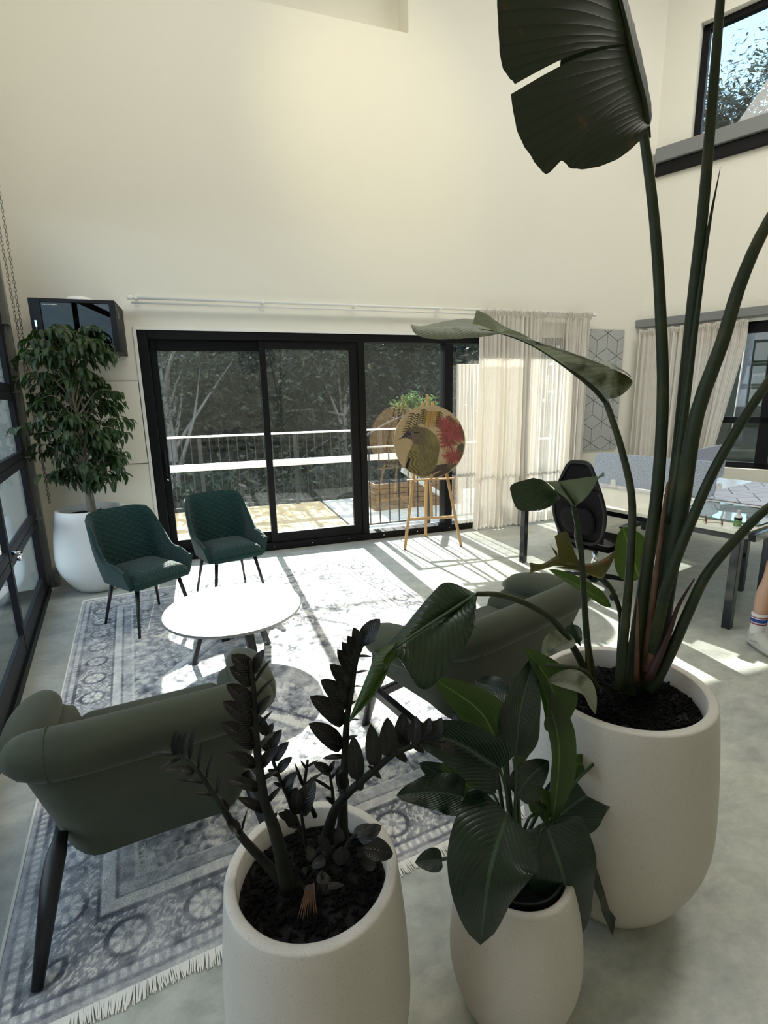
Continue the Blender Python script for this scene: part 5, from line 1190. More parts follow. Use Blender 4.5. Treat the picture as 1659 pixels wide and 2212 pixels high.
# ---- 1. black zz plant, front left pot
ZC = Vector((.135, .981, 0)); ZS = .545
zz = thing('potted_zz_plant', 'near-black zz plant in white speckled pot, front left of the three', 'potted plant', ZC, 0, 'white planters in the foreground')
planter(zz, .60, .197, .222, .155, ZS, seed=3, wall=.026, chips=420)
def zc(px, py, ox, oy, sc): return (ox+px/sc, oy+py/sc)
C1 = lambda a, b: zc(a, b, 300, 1320, 2.48)
C2 = lambda a, b: zc(a, b, 800, 1220, 2.23)
def stem_world(pts, y0, y1): n = len(pts); return [at(p[0], p[1], lerp(y0, y1, (i/(n-1))**1.0)) for i, p in enumerate(pts)]
def zz_stem(pxs, y0, y1, r0, r1, leaves, lw=.45):
    W = stem_world(pxs, y0, y1); n = max(10, len(W)*3); C = catmull(W, n); m = MB(); m.tube([p-ZC for p in C], [lerp(r0, r1, (i/(n-1))**.6) for i in range(n)], 12)
    st_ = m.build('stem', zzstem_m, zz, smooth=True)
    for L in leaves:
        (bx, by), (tx, ty), ratio, dy = L[:4]
        # depth of the base = nearest stem point in the picture
        best = min(range(len(pxs)-1), key=lambda i: abs((pxs[i][1]+pxs[i+1][1])/2-by)+abs((pxs[i][0]+pxs[i+1][0])/2-bx))
        a, b = pxs[best], pxs[best+1]; d2 = (b[0]-a[0])**2+(b[1]-a[1])**2; u = max(0, min(1, ((bx-a[0])*(b[0]-a[0])+(by-a[1])*(b[1]-a[1]))/d2)); yb = lerp(y0, y1, (best+u)/(len(pxs)-1))
        B = at(bx, by, yb); Tp = at(tx, ty, yb+dy); Ln = (Tp-B).length; mid = B.lerp(Tp, .5)+VIEW @ Vector((0, .05*Ln, .06*Ln))
        px_len = math.hypot(tx-bx, ty-by); hwid_ = ratio*Ln*.5*px_len/max(px_len, 1)
        add_leaf(st_, 'leaf', [B, mid, Tp], hwid_, zz_m, ZC, n=11, k=3, prof=P_OVAL, fold=.18, face=(CAMP-B).normalized()*.8+Vector((0, 0, .5)) if len(L) < 5 else Vector(L[4]))
def Z(b, t, r_=.44, dy=0.0, *f): return (C1(*b), C1(*t), r_, dy) + tuple(f)
S1 = [C1(*p) for p in ((770,1450),(680,1350),(560,1220),(470,1090),(400,980),(330,870),(270,800),(190,768))]
zz_stem(S1, .985, 1.12, .014, .0035, [Z((195,768),(203,640),.30),Z((208,770),(228,650),.26),Z((235,775),(265,640),.36),Z((272,795),(298,628),.14),Z((318,850),(342,690),.10),Z((362,900),(395,760),.10),Z((200,768),(65,758),.15),Z((230,785),(105,848),.16,-.02),Z((300,862),(140,852),.36),
  Z((350,922),(200,903),.10),Z((408,990),(290,975),.12),Z((415,985),(450,830),.16,.04),Z((480,1080),(425,985),.35,.03),Z((550,1185),(580,1070),.10),Z((545,1190),(468,1130),.40,-.03),Z((360,905),(330,935),.3)])
S2 = [C1(*p) for p in ((800,1490),(760,1300),(720,1150),(680,1050),(650,880),(630,700),(620,500),(605,330),(600,265))]
zz_stem(S2, .96, .90, .020, .0035, [Z((603,330),(495,235),.62),Z((608,395),(485,300),.50),Z((612,512),(468,392),.46),Z((617,608),(448,485),.42),Z((628,725),(442,598),.42),Z((632,830),(455,762),.36),Z((648,952),(462,902),.32),Z((675,1072),(530,1000),.30),Z((622,722),(540,610),.40,.05),
  Z((610,335),(672,205),.42),Z((618,385),(705,262),.14),Z((620,470),(725,358),.14),Z((622,555),(708,450),.30),Z((628,635),(716,535),.16),Z((636,740),(730,645),.22,.03),Z((645,838),(752,725),.42),Z((655,905),(745,860),.3),Z((685,1030),(765,940),.26),Z((705,1135),(742,1080),.5)])
S2b = [C1(*p) for p in ((880,1210),(830,1090),(800,1000),(755,900),(715,790),(690,700),(668,610))]
zz_stem(S2b, 1.04, 1.02, .007, .003, [Z((680,660),(640,560),.45),Z((685,680),(720,600),.5),Z((705,740),(765,635),.5),Z((712,760),(640,700),.4),Z((725,800),(803,700),.48),Z((745,860),(822,782),.5),Z((745,880),(690,850),.5),Z((770,940),(852,862),.46),Z((775,945),(720,920),.35),Z((800,1010),(850,945),.5),Z((790,985),(830,880),.4,.02)])
S3 = [C1(*p) for p in ((1090,1230),(1092,1100),(1095,1000),(1105,750),(1115,580),(1140,430),(1165,270),(1205,165))]
zz_stem(S3, 1.05, 1.06, .017, .0035, [Z((1100,602),(915,458),.42),Z((1088,735),(908,603),.42),Z((1122,512),(973,368),.46),Z((1140,425),(1022,285),.44),Z((1150,350),(1062,205),.40),Z((1158,300),(1088,165),.42),Z((1170,240),(1118,132),.5),Z((1185,200),(1150,88),.5),Z((1195,175),(1292,42),.58),
  Z((1178,193),(1265,155),.28),Z((1170,242),(1247,245),.2),Z((1163,330),(1235,320),.18),Z((1150,403),(1200,405),.2),Z((1128,585),(1183,580),.18),Z((1120,510),(1170,478),.25),Z((1102,690),(1172,668),.3),Z((1100,830),(1050,880),.5),Z((1098,900),(1130,850),.3),Z((1105,960),(1060,850),.5),Z((1095,780),(985,790),.28),Z((1150,380),(1110,300),.4,.03)])
S4 = [C1(*p) for p in ((1000,1230),(1030,1120),(1060,1050),(1130,965),(1250,862),(1370,762),(1488,715))]+[C2(130,900),C2(250,852),C2(360,850)]
zz_stem(S4, 1.04, .93, .016, .0035, [Z((1170,905),(1148,668),.34),Z((1265,832),(1242,605),.34),Z((1342,782),(1328,573),.38),Z((1408,742),(1412,543),.40),(C2(90,920),C2(82,735),.44,0),(C2(150,895),C2(158,713),.44,0),(C2(208,862),C2(222,728),.46,0),(C2(250,850),C2(290,735),.46,0),(C2(300,850),C2(345,735),.50,0),
  (C2(345,850),C2(400,915),.75,-.02),(C2(200,868),C2(260,905),.4,0),(C2(250,850),C2(345,870),.3,0),Z((1170,900),(1195,962),.6),Z((1250,862),(1300,900),.3),Z((1370,765),(1440,800),.45),(C2(130,905),C2(175,950),.5,0),(C2(20,990),C2(50,1020),.3,0),Z((1120,975),(1060,960),.35),Z((1260,850),(1225,830),.4)])
for pts, y0, y1, lv in (
  (((945,1100),(890,960),(900,830),(905,795)), 1.06, 1.08, [Z((880,940),(840,830),.14),Z((880,935),(835,815),.12),Z((890,930),(990,865),.16),Z((900,850),(865,800),.2),Z((903,835),(960,800),.25),Z((885,960),(850,960),.3)]),
  (((1045,1060),(1035,950),(1020,860)), 1.10, 1.12, [Z((1035,960),(920,890),.12),Z((1030,900),(1060,860),.4),Z((1025,870),(935,815),.45),Z((1022,862),(1050,800),.4),Z((1040,1030),(1000,995),.4)]),
  (((900,1280),(880,1150),(870,1080)), 1.00, .99, [Z((860,1090),(945,905),.52),Z((850,1080),(800,1010),.5),Z((850,1090),(845,945),.4),Z((830,1150),(780,1060),.5),Z((870,1080),(905,1050),.8)]),
  (((1080,1330),(1120,1240),(1160,1200)), .93, .86, [Z((1180,1230),(1300,1150),.62),Z((1200,1270),(1362,1300),.60),Z((1150,1200),(1260,1148),.5),Z((1200,1290),(1265,1370),.8),Z((1080,1240),(1065,1150),.5),Z((1080,1260),(1090,1360),.75),Z((1000,1330),(925,1370),.75),Z((1010,1290),(960,1200),.5)]),
  (((1000,1480),(985,1430),(975,1400)), .85, .84, [Z((950,1435),(1025,1430),.75),Z((980,1480),(1100,1468),.3),Z((930,1470),(905,1500),.6),Z((900,1400),(870,1380),.8),Z((930,1330),(900,1260),.6)]),
  (((930,1290),(880,1200),(840,1110)), .99, 1.02, [Z((850,1150),(770,1080),.5),Z((830,1120),(745,1085),.5)])):
    zz_stem([C1(*p) for p in pts], y0, y1, .006, .003, lv)
m = MB()
for i in range(9):
    a = Vector((-.028+.0022*i, -.045, ZS+.006)); m.tube(catmull([a+Vector((.008, .022, .03)), a+Vector((.0012*(i-4), 0, .014)), a+Vector((-.006+.0030*(i-5), -.024-.003*(i%3), .003))], 5), [.0015, .0018, .0016, .0012, .0006], 5)
m.build('dry_sheath', husk_m, zz, smooth=True)

# ---- 2. peace lily, middle pot
LC = Vector((.665, .945, 0)); LZ = .415
lily = thing('potted_peace_lily', 'broad dark-leaved peace lily in the small white pot between the others', 'potted plant', LC, 0, 'white planters in the foreground')
planter(lily, .44, .140, .176, .125, .395, seed=5, wall=.02, chips=120)
m = MB(); m.lathe([(0, .30), (.105, .30), (.112, .452), (.116, .455), (.108, .455), (.106, .43), (0, .43)], 40); m.build('nursery_pot', plastic_m, lily, smooth=True)
crown = LC+Vector((0, 0, .43))
def lily_leaf(base, tip, mid, wpx, y_b, y_m, y_t, mat=lily_m, prof=P_HEART, face=None, fold=.16, ripple=.05, stalk=True, droop=0.1, name='leaf', skew=.25):
    B, Mp, Tp = at(*base, y_b), at(*mid, y_m), at(*tip, y_t)
    dpt = (Mp-CAMP).dot(VIEW @ Vector((0, 0, -1))); hw = wpx/2*dpt/F_PX
    lf = add_leaf(lily, name, [B, Mp, Tp], hw, mat, LC, n=20, k=6, prof=prof, fold=fold, ripple=ripple, face=face, droop=droop, skew=skew, seed=int(wpx+base[0]))
    if stalk:
        c0 = crown+Vector((R.uniform(-.03, .03), R.uniform(-.03, .03), 0)); mm = c0.lerp(B, .6)+Vector((0, 0, .04)); s = MB(); s.tube([p-LC for p in catmull([c0, mm, B], 9)], [.0055]*4+[.004]*5, 8); s.build('leaf_stalk', lilystem_m, lily, smooth=True)
    return lf
L2 = lambda a, b: C2(a, b)
UPF = Vector((0, 0, 1))
def fc(x, y, z): return VIEW @ Vector((x, y, z))          # facing direction given in view axes (right, up, towards camera)
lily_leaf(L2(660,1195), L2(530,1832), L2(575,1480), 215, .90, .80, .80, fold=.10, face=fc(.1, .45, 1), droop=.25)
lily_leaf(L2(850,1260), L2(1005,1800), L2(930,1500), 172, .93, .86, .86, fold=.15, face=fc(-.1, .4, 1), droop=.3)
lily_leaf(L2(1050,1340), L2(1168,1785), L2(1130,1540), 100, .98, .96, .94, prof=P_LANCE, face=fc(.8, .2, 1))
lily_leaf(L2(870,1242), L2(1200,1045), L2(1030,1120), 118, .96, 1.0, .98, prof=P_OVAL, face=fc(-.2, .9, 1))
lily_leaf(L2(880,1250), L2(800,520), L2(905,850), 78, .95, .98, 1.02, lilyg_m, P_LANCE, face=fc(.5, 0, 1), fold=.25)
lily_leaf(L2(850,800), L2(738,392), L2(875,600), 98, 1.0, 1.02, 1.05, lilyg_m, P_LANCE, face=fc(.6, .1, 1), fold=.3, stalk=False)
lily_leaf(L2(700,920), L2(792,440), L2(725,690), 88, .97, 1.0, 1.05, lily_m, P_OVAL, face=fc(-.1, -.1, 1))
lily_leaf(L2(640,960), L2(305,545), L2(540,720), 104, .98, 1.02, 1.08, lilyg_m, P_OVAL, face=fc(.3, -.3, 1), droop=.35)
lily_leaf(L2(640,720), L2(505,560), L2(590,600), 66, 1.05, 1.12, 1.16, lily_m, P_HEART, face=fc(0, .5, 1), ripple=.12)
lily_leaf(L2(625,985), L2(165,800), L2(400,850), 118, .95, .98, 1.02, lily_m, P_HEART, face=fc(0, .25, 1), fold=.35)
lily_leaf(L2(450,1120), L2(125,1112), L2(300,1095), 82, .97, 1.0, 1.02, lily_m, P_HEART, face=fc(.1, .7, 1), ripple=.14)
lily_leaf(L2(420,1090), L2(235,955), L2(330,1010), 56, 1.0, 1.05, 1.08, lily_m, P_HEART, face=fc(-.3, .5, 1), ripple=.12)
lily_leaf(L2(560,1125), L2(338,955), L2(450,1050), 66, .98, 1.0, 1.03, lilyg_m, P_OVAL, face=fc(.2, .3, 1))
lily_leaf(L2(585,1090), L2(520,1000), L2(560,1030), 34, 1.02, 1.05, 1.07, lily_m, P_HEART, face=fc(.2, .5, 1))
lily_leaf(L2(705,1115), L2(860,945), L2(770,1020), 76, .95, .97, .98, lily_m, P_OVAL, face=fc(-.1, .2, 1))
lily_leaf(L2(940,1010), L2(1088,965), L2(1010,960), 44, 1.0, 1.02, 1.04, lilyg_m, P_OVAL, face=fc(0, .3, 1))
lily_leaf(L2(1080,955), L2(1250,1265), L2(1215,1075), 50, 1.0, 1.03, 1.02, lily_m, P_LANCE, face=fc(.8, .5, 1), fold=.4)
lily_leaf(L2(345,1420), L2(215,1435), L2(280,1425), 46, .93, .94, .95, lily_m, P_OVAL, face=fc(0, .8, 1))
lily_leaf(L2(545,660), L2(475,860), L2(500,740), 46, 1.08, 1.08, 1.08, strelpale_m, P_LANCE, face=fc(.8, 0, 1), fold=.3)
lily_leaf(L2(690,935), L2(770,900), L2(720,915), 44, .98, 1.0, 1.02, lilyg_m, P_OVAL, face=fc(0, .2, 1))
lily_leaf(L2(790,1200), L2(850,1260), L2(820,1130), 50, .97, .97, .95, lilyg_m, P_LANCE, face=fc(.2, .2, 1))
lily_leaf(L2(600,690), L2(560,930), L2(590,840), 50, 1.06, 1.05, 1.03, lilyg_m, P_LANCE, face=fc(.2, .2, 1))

# ---- 3. bird of paradise, big pot
SC = Vector((1.167, 1.143, 0)); SZ = .69
bop = thing('potted_bird_of_paradise', 'tall bird of paradise plant in the largest white pot at right', 'potted plant', SC, 0, 'white planters in the foreground')
planter(bop, .75, .259, .290, .175, SZ, seed=9, wall=.030, chips=900)
C3 = lambda a, b: zc(a, b, 1000, 900, 2.517)
def stalk(pxs, y0, y1, r0, r1, mat=stem_m, name='leaf_stalk', n=24, sx=1.0, yfun=None):
    W = [at(p[0], p[1], lerp(y0, y1, i/(len(pxs)-1))) for i, p in enumerate(pxs)]
    C = catmull(W, n); m = MB(); m.tube([p-SC for p in C], [lerp(r0, r1, (i/(n-1))**.8) for i in range(n)], 14, sx=sx)
    return m.build(name, mat, bop, smooth=True)
stalk([(1357,1497),(1375,1380),(1395,1240),(1420,1059),(1432,850),(1425,640),(1413,470),(1396,330),(1385,262)], 1.16, 1.30, .024, .0115)
stalk([(1337,1490),(1352,1330),(1362,1200),(1365,1079),(1345,980),(1322,905),(1308,866)], 1.15, 1.36, .0155, .009)
stalk([(1388,1470),(1418,1290),(1447,1138),(1473,900),(1497,650),(1520,440),(1540,200),(1556,0),(1566,-160)], 1.18, 1.26, .026, .0095)
stalk([(1412,1480),(1440,1280),(1475,1080),(1504,900),(1560,740),(1600,610),(1659,480),(1760,330)], 1.15, 1.05, .026, .013)
stalk([(1400,1490),(1425,1330),(1457,1218),(1500,1110),(1545,1010),(1612,895),(1670,810),(1780,650)], 1.13, 1.00, .017, .011)
stalk([(1405,1493),(1449,1408),(1489,1317),(1528,1238),(1596,1158),(1659,1097),(1760,1030)], 1.12, 1.00, .018, .011)
stalk([(1448,1130),(1470,960),(1500,720),(1530,500),(1556,362)], 1.17, 1.22, .020, .0008, name='furled_leaf')
stalk([(1286,1490),(1270,1397),(1262,1297),(1254,1178),(1238,1091)], 1.19, 1.16, .012, .0065)
stalk([(1278,1490),(1258,1436),(1230,1385),(1191,1337),(1139,1305),(1079,1285),(1032,1283)], 1.20, 1.08, .013, .0065)
stalk([(1334,1488),(1339,1400),(1341,1330),(1322,1275),(1302,1248)], 1.20, 1.24, .011, .006)
stalk([(1292,1487),(1262,1450),(1220,1440),(1182,1437)], 1.10, .98, .008, .005)
for pxs, y0, y1, r0, r1, mt in (([(1392,1480),(1405,1350),(1420,1220),(1440,1060),(1447,1040)], 1.15, 1.16, .016, .002, husk_m), ([(1400,1450),(1440,1290),(1480,1100),(1495,980)], 1.12, 1.12, .014, .002, husk_m), ([(1400,1470),(1440,1380),(1465,1310),(1500,1250)], 1.105, 1.08, .014, .002, husk2_m), ([(1375,1470),(1377,1350),(1378,1290)], 1.135, 1.14, .010, .001, husk_m), ([(1272,1470),(1268,1400),(1266,1380)], 1.18, 1.17, .010, .003, yellow_m)):
    stalk(pxs, y0, y1, r0, r1, mt, 'dry_sheath', 12)
def ruled(name, rib, edge, mat, y_r, y_e, bulge=.02, n=20, k=8, u0=.5, u1=1.0, mb=None, side=1):
    """blade patch between a midrib and an edge, both picture polylines with depths (start, end)"""
    A = catmull([at(p[0], p[1], lerp(y_r[0], y_r[1], i/(len(rib)-1))) for i, p in enumerate(rib)], n)
    Bv = catmull([at(p[0], p[1], lerp(y_e[0], y_e[1], i/(len(edge)-1))) for i, p in enumerate(edge)], n)
    vs = []; uvs = []; tow = VIEW @ Vector((0, 0, 1))
    for i in range(n):
        for j in range(k+1):
            s = j/k; p = A[i].lerp(Bv[i], s)+tow*bulge*math.sin(math.pi*s)+tow*.0015*math.sin(i*2.2)*s; vs.append(p-SC); uvs.append((lerp(u0, u1, s), i/(n-1)*.98+.01))
    fs = [(i*(k+1)+j, i*(k+1)+j+1, (i+1)*(k+1)+j+1, (i+1)*(k+1)+j) for i in range(n-1) for j in range(k)]
    m = mb or MB(); m.add(vs, fs, uvs)
    return m.build(name, mat, bop, smooth=True) if mb is None else m
# top leaf
m = MB()
ruled('', [(1398,275),(1396,258),(1392,235),(1385,205),(1376,165),(1368,130),(1361,100)], [(1385,302),(1340,340),(1285,362),(1235,364),(1212,347),(1180,376),(1145,335),(1118,285),(1103,205)], strelback_m, (1.30, 1.27), (1.26, 1.10), .03, 36, 10, mb=m)
ruled('', [(1361,118),(1361,98),(1360,80)], [(1211,178),(1209,154),(1211,128)], strelback_m, (1.272, 1.272), (1.185, 1.185), .012, 5, 6, u1=.8, mb=m)
ruled('', [(1361,96),(1352,60),(1338,0),(1325,-60),(1308,-140),(1290,-240),(1275,-330)], [(1112,182),(1084,140),(1076,50),(1074,-50),(1090,-160),(1140,-260),(1230,-330)], strelback_m, (1.27, 1.20), (1.12, 1.06), .03, 36, 10, mb=m)
ruled('', [(1398,275),(1392,235),(1376,165),(1352,60),(1338,0),(1308,-140),(1275,-330)], [(1402,285),(1408,240),(1396,165),(1372,60),(1357,0),(1340,-140),(1290,-330)], strelback_m, (1.295, 1.195), (1.34, 1.40), .0, 30, 5, u1=0.0, mb=m)
top = m.build('leaf', strelback_m, bop, smooth=True)
m = MB(); m.tube([p-SC for p in catmull([at(x, y, yy) for x, y, yy in ((1397,300,1.295),(1392,235,1.285),(1376,165,1.27),(1352,60,1.25),(1338,0,1.24),(1308,-140,1.21),(1275,-330,1.19))], 20)], [.0115-.0004*i for i in range(20)], 10); m.build('midrib', stem_m, top, smooth=True)
# folded leaf arching left over the curtain
m = MB()
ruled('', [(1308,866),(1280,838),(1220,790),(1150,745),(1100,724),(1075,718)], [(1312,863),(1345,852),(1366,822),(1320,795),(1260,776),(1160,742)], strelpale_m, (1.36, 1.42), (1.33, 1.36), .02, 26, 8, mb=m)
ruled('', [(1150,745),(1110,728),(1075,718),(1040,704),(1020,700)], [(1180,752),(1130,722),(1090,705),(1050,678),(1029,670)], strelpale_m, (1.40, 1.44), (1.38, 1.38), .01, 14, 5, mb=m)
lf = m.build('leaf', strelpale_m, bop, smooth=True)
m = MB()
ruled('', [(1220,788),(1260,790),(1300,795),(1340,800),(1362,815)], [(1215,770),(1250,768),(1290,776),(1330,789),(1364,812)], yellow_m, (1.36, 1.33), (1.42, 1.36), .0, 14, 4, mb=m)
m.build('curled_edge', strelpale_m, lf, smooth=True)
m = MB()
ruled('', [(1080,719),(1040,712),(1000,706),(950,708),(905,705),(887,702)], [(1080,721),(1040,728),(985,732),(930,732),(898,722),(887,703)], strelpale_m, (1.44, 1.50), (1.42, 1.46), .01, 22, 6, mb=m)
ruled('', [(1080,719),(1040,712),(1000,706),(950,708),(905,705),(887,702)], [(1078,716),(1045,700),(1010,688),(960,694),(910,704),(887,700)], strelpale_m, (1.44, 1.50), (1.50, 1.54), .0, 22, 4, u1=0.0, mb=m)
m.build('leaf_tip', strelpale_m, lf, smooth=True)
m = MB(); m.tube([p-SC for p in catmull([at(x, y, yy) for x, y, yy in ((1308,868,1.36),(1280,838,1.37),(1220,790,1.39),(1150,745,1.41),(1075,718,1.44),(1000,708,1.47))], 18)], [.009-.00045*i for i in range(18)], 8); m.build('midrib', stem_m, lf, smooth=True)
# saddle-shaped leaf in the middle
m = MB()
ruled('', [C3(450,352),C3(470,372),C3(490,392),C3(510,412),C3(530,440)], [C3(380,333),C3(268,368),C3(262,420),C3(300,505),C3(400,512)][:5], strelgreen_m, (1.17, 1.16), (1.14, 1.13), .012, 20, 8, mb=m)
ruled('', [C3(530,440),C3(525,436),C3(520,430),C3(515,425)], [C3(528,444),C3(500,475),C3(450,500),C3(400,515)], strelgreen_m, (1.16, 1.16), (1.14, 1.13), .008, 12, 6, mb=m)
l3 = m.build('leaf', strel_m, bop, smooth=True)
m = MB()
ruled('', [C3(603,488),C3(588,455),C3(565,415),C3(540,380),C3(515,352)], [C3(600,486),C3(560,445),C3(520,415),C3(485,380),C3(450,352)], strelpale_m, (1.16, 1.17), (1.12, 1.14), .006, 14, 6, mb=m, u1=0)
ruled('', [C3(603,488),C3(588,455),C3(565,415),C3(540,380),C3(515,352)], [C3(606,487),C3(660,450),C3(700,400),C3(725,355),C3(732,322)], strelpale_m, (1.16, 1.17), (1.12, 1.14), .012, 18, 8, mb=m)
ruled('', [C3(722,345),C3(735,328),C3(750,312),C3(765,298)], [C3(728,350),C3(745,332),C3(760,328),C3(771,322)], strelpale_m, (1.14, 1.13), (1.14, 1.12), .0, 8, 3, mb=m)
m.build('blade', principled('grey_green_blade', (.14, .175, .11), .5, trans_diff=.25), l3, smooth=True)
m = MB(); m.tube([p-SC for p in catmull([at(*C3(*q), 1.155) for q in ((603,490),(585,450),(560,405),(530,365))], 10)], [.006, .0058, .0055, .005, .0045, .004, .0035, .003, .002, .001], 8); m.build('midrib', lilystem_m, l3, smooth=True)
# torn yellowing leaf
m = MB()
ruled('', [C3(640,808),C3(600,805),C3(560,800),C3(520,795)], [C3(622,790),C3(570,634),C3(535,632),C3(498,650)], yellow_m, (1.20, 1.20), (1.22, 1.22), .01, 14, 8, mb=m)
ruled('', [C3(520,795),C3(515,780),C3(510,765)], [C3(512,735),C3(490,715),C3(470,688)], yellow_m, (1.20, 1.20), (1.21, 1.21), .0, 8, 4, mb=m)
ruled('', [C3(640,820),C3(560,815),C3(500,812),C3(420,835),C3(360,853)], [C3(640,800),C3(560,795),C3(510,760),C3(430,800),C3(362,792)], yellow_m, (1.20, 1.17), (1.21, 1.16), .01, 20, 6, mb=m)
ruled('', [C3(480,822),C3(600,832),C3(690,862),C3(745,880),C3(768,868)], [C3(620,800),C3(700,796),C3(770,770),C3(820,730),C3(842,700)], yellow_m, (1.20, 1.24), (1.22, 1.26), .012, 18, 7, mb=m)
ruled('', [C3(768,868),C3(780,830),C3(800,800)], [C3(760,800),C3(800,770),C3(838,745)], yellow_m, (1.24, 1.25), (1.24, 1.26), .0, 8, 4, mb=m)
m.build('torn_leaf', yellow_m, bop, smooth=True)
add = lambda rib, w, mat, **kw: add_leaf(bop, 'leaf', rib, w, mat, SC, **kw)
add([at(*C3(805,1032), 1.22), at(*C3(640,925), 1.24), at(*C3(468,832), 1.26)], .030, strelgreen_m, n=18, k=5, prof=P_STRAP, face=fc(0, .9, 1), fold=.15)
add([at(*C3(960,885), 1.30), at(*C3(915,745), 1.31), at(*C3(868,598), 1.32)], .075, strelgreen_m, n=18, k=6, prof=P_OVAL, face=fc(.1, 0, 1), fold=.06)
add([at(*C3(590,1230), 1.22), at(*C3(600,1180), 1.22), at(*C3(640,1150), 1.24)], .030, strel_m, n=12, k=4, prof=P_OVAL)
add([at(*C3(640,1250), 1.20), at(*C3(610,1180), 1.20), at(*C3(590,1110), 1.20)], .007, strel_m, n=12, k=3, prof=P_LANCE)
add([at(*C3(600,1205), 1.16), at(*C3(500,1245), 1.12), at(*C3(430,1320), 1.09)], .034, strelpale_m, n=16, k=5, prof=P_LANCE, face=fc(-.5, .4, 1), fold=.3)
add([at(*C2(850,560), 1.00), at(*C2(1000,590), .99), at(*C2(1085,720), .97)], .034, strelpale_m, n=18, k=5, prof=P_LANCE, face=fc(.2, .9, 1), fold=.35)
# big glossy leaf drooping left
m = MB()
ruled('', [C2(495,150),C2(400,215),C2(300,280),C2(200,345),C2(125,400)], [C2(512,140),C2(500,300),C2(420,440),C2(262,602),C2(130,440)], strel_m, (1.08, 1.02), (1.05, .98), .03, 30, 10, mb=m)
ruled('', [C2(495,150),C2(400,215),C2(300,280),C2(200,345),C2(125,400)], [C2(510,138),C2(372,84),C2(285,150),C2(160,300),C2(72,395)], strel_m, (1.08, 1.02), (1.10, 1.06), .012, 26, 7, u1=0.0, mb=m)
big = m.build('leaf', strel_m, bop, smooth=True)
m = MB()
ruled('', [C2(125,400),C2(60,430),C2(20,480),C1(1330,300),C1(1250,440),C1(1130,582)], [C2(72,395),C2(20,412),C1(1400,160),C1(1270,235),C1(1232,320),C1(1128,575)], strelgreen_m, (1.02, .93), (1.06, .95), .012, 24, 6, u1=0.0, mb=m)
ruled('', [C2(125,400),C2(60,430),C2(20,480),C1(1330,300),C1(1250,440),C1(1130,582)], [C2(130,440),C2(80,500),C2(10,640),C1(1345,290),C1(1280,430),C1(1135,588)], strelgreen_m, (1.02, .93), (1.0, .93), .008, 24, 6, mb=m)
m.build('leaf_tip', strelgreen_m, big, smooth=True)
m = MB(); m.tube([p-SC for p in catmull([at(*q, y_) for q, y_ in ((C2(505,146), 1.08), (C2(400,214), 1.055), (C2(300,279), 1.035), (C2(200,344), 1.02), (C2(125,399), 1.01), (C2(60,430), .99))], 16)], [.006-.0003*i for i in range(16)], 8); m.build('midrib', lilystem_m, big, smooth=True)

# ---- 4. indoor fig tree in the far corner
FC = Vector((-1.09, 5.15, 0))
fig = thing('potted_weeping_fig', 'weeping fig tree in a tall white pot in the far left corner', 'potted plant', FC)
planter(fig, .75, .275, .335, .19, .69, mat=principled('white_fibreglass_pot', (.80, .79, .77), .5, bump=(140, .1, 3)), seed=12, wall=.03, chips=60)
rng = random.Random(4)
trunk = [Vector((.01, 0, .66)), Vector((.0, .0, .95)), Vector((.02, .02, 1.3)), Vector((0, .02, 1.8)), Vector((.03, 0, 2.25))]
for dx, rr_ in ((0, .026), (.045, .014), (-.03, .012)):
    m = MB(); m.tube(catmull([p+Vector((dx*(1+.6*math.sin(i*1.9+dx*90)), dx*.5*math.cos(i*2), 0)) for i, p in enumerate(trunk)], 22), [rr_*(1-.75*i/21) for i in range(22)], 10); m.build('trunk', ficusbark_m, fig, smooth=True)
lmes = []
for v in range(4):
    rows = leaf_mesh([Vector((0, 0, 0)), Vector((0, .022, -.018-.004*v)), Vector((0, .030+.004*v, -.066))], .0155, face=Vector((0, 1, .8)), n=7, k=2, prof=P_OVAL, fold=.25, seed=v)
    m = MB(); m.grid(rows); lmes.append(m.mesh('fig_leaf', ficus_m, True))
mb = MB(); nleaf = 0; rest = MB(); lp = []
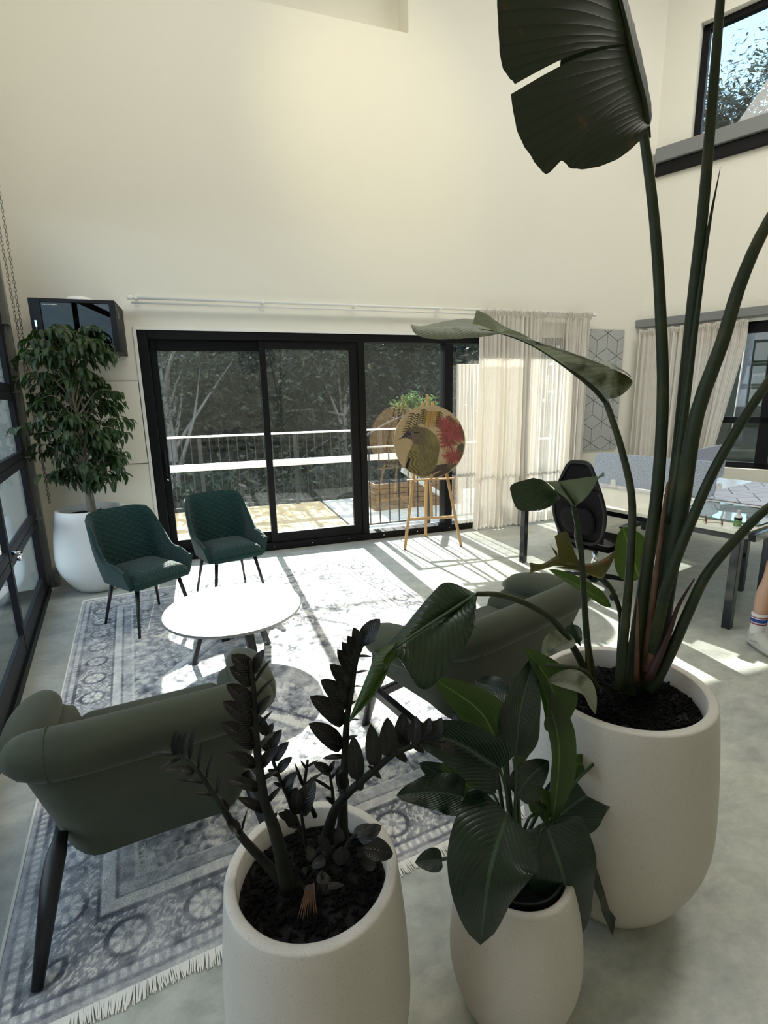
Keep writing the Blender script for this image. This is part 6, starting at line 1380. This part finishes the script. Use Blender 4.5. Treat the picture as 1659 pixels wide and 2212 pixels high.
# silhouette half widths (left, right) by height
sil = [(.98, .10, .22), (1.08, .36, .44), (1.2, .36, .42), (1.35, .45, .40), (1.5, .50, .48), (1.65, .40, .46), (1.8, .40, .42), (1.95, .42, .36), (2.1, .40, .42), (2.22, .30, .44), (2.33, .14, .28)]
def silw(z, right):
    for a, b in zip(sil[:-1], sil[1:]):
        if a[0] <= z <= b[0]: t_ = (z-a[0])/(b[0]-a[0]); return lerp(a[2 if right else 1], b[2 if right else 1], t_)
    return .1
for i in range(140):
    z = rng.uniform(.98, 2.3); a = rng.uniform(0, 6.283); right = math.cos(a) > 0; L = silw(z, right)*rng.uniform(.55, 1.02)
    d = Vector((math.cos(a), math.sin(a)*.80, 0)); 
    if FC.y+d.y*L > YB-.10: d.y *= .45
    if z > 1.95 and d.y > 0: d.y *= -1
    s = Vector((0, 0, max(.85, z-.22))); e = d*L+Vector((0, 0, z)); q = s.lerp(e, .55)+Vector((0, 0, .11)); br = catmull([s, q, e], 12)
    mb.tube(br, [.0055-.0004*k for k in range(12)], 5, cap=False)
    for k in range(3, 12):
        for _ in range(2 if k > 5 else 1):
            lp.append((br[k]+Vector((rng.gauss(0, .018), rng.gauss(0, .018), rng.gauss(0, .012))), math.atan2(d.y, d.x)-math.pi/2+rng.gauss(0, 1.0), rng.uniform(.95, 1.5), rng.gauss(0, .35)))
mb.build('branches', ficusbark_m, fig, smooth=True)
lp = [q for q in lp if not (q[0].y+FC.y > YB-.09 or (q[0].z > 2.05 and q[0].y > .02))]
lp.sort(key=lambda q: q[0].y)
for i, (p, az, sc, tl) in enumerate(lp):
    Mx = Matrix.Translation(p) @ zrot(az) @ Matrix.Rotation(tl, 4, 'X') @ Matrix.Scale(sc, 4)
    if i < 300: inst(lmes[i % 4], 'leaf', fig, Mx)
    else:
        lm = lmes[i % 4]; rest.add([Mx @ v_.co for v_ in lm.vertices], [tuple(p_.vertices) for p_ in lm.polygons], [tuple(u) for u in [(.5+.5*((k % 5)/2-1)*.5, (k//5)/6) for k in range(len(lm.vertices))]])
q = rest.build('foliage', ficus_m, fig, smooth=True); q['kind'] = 'stuff'
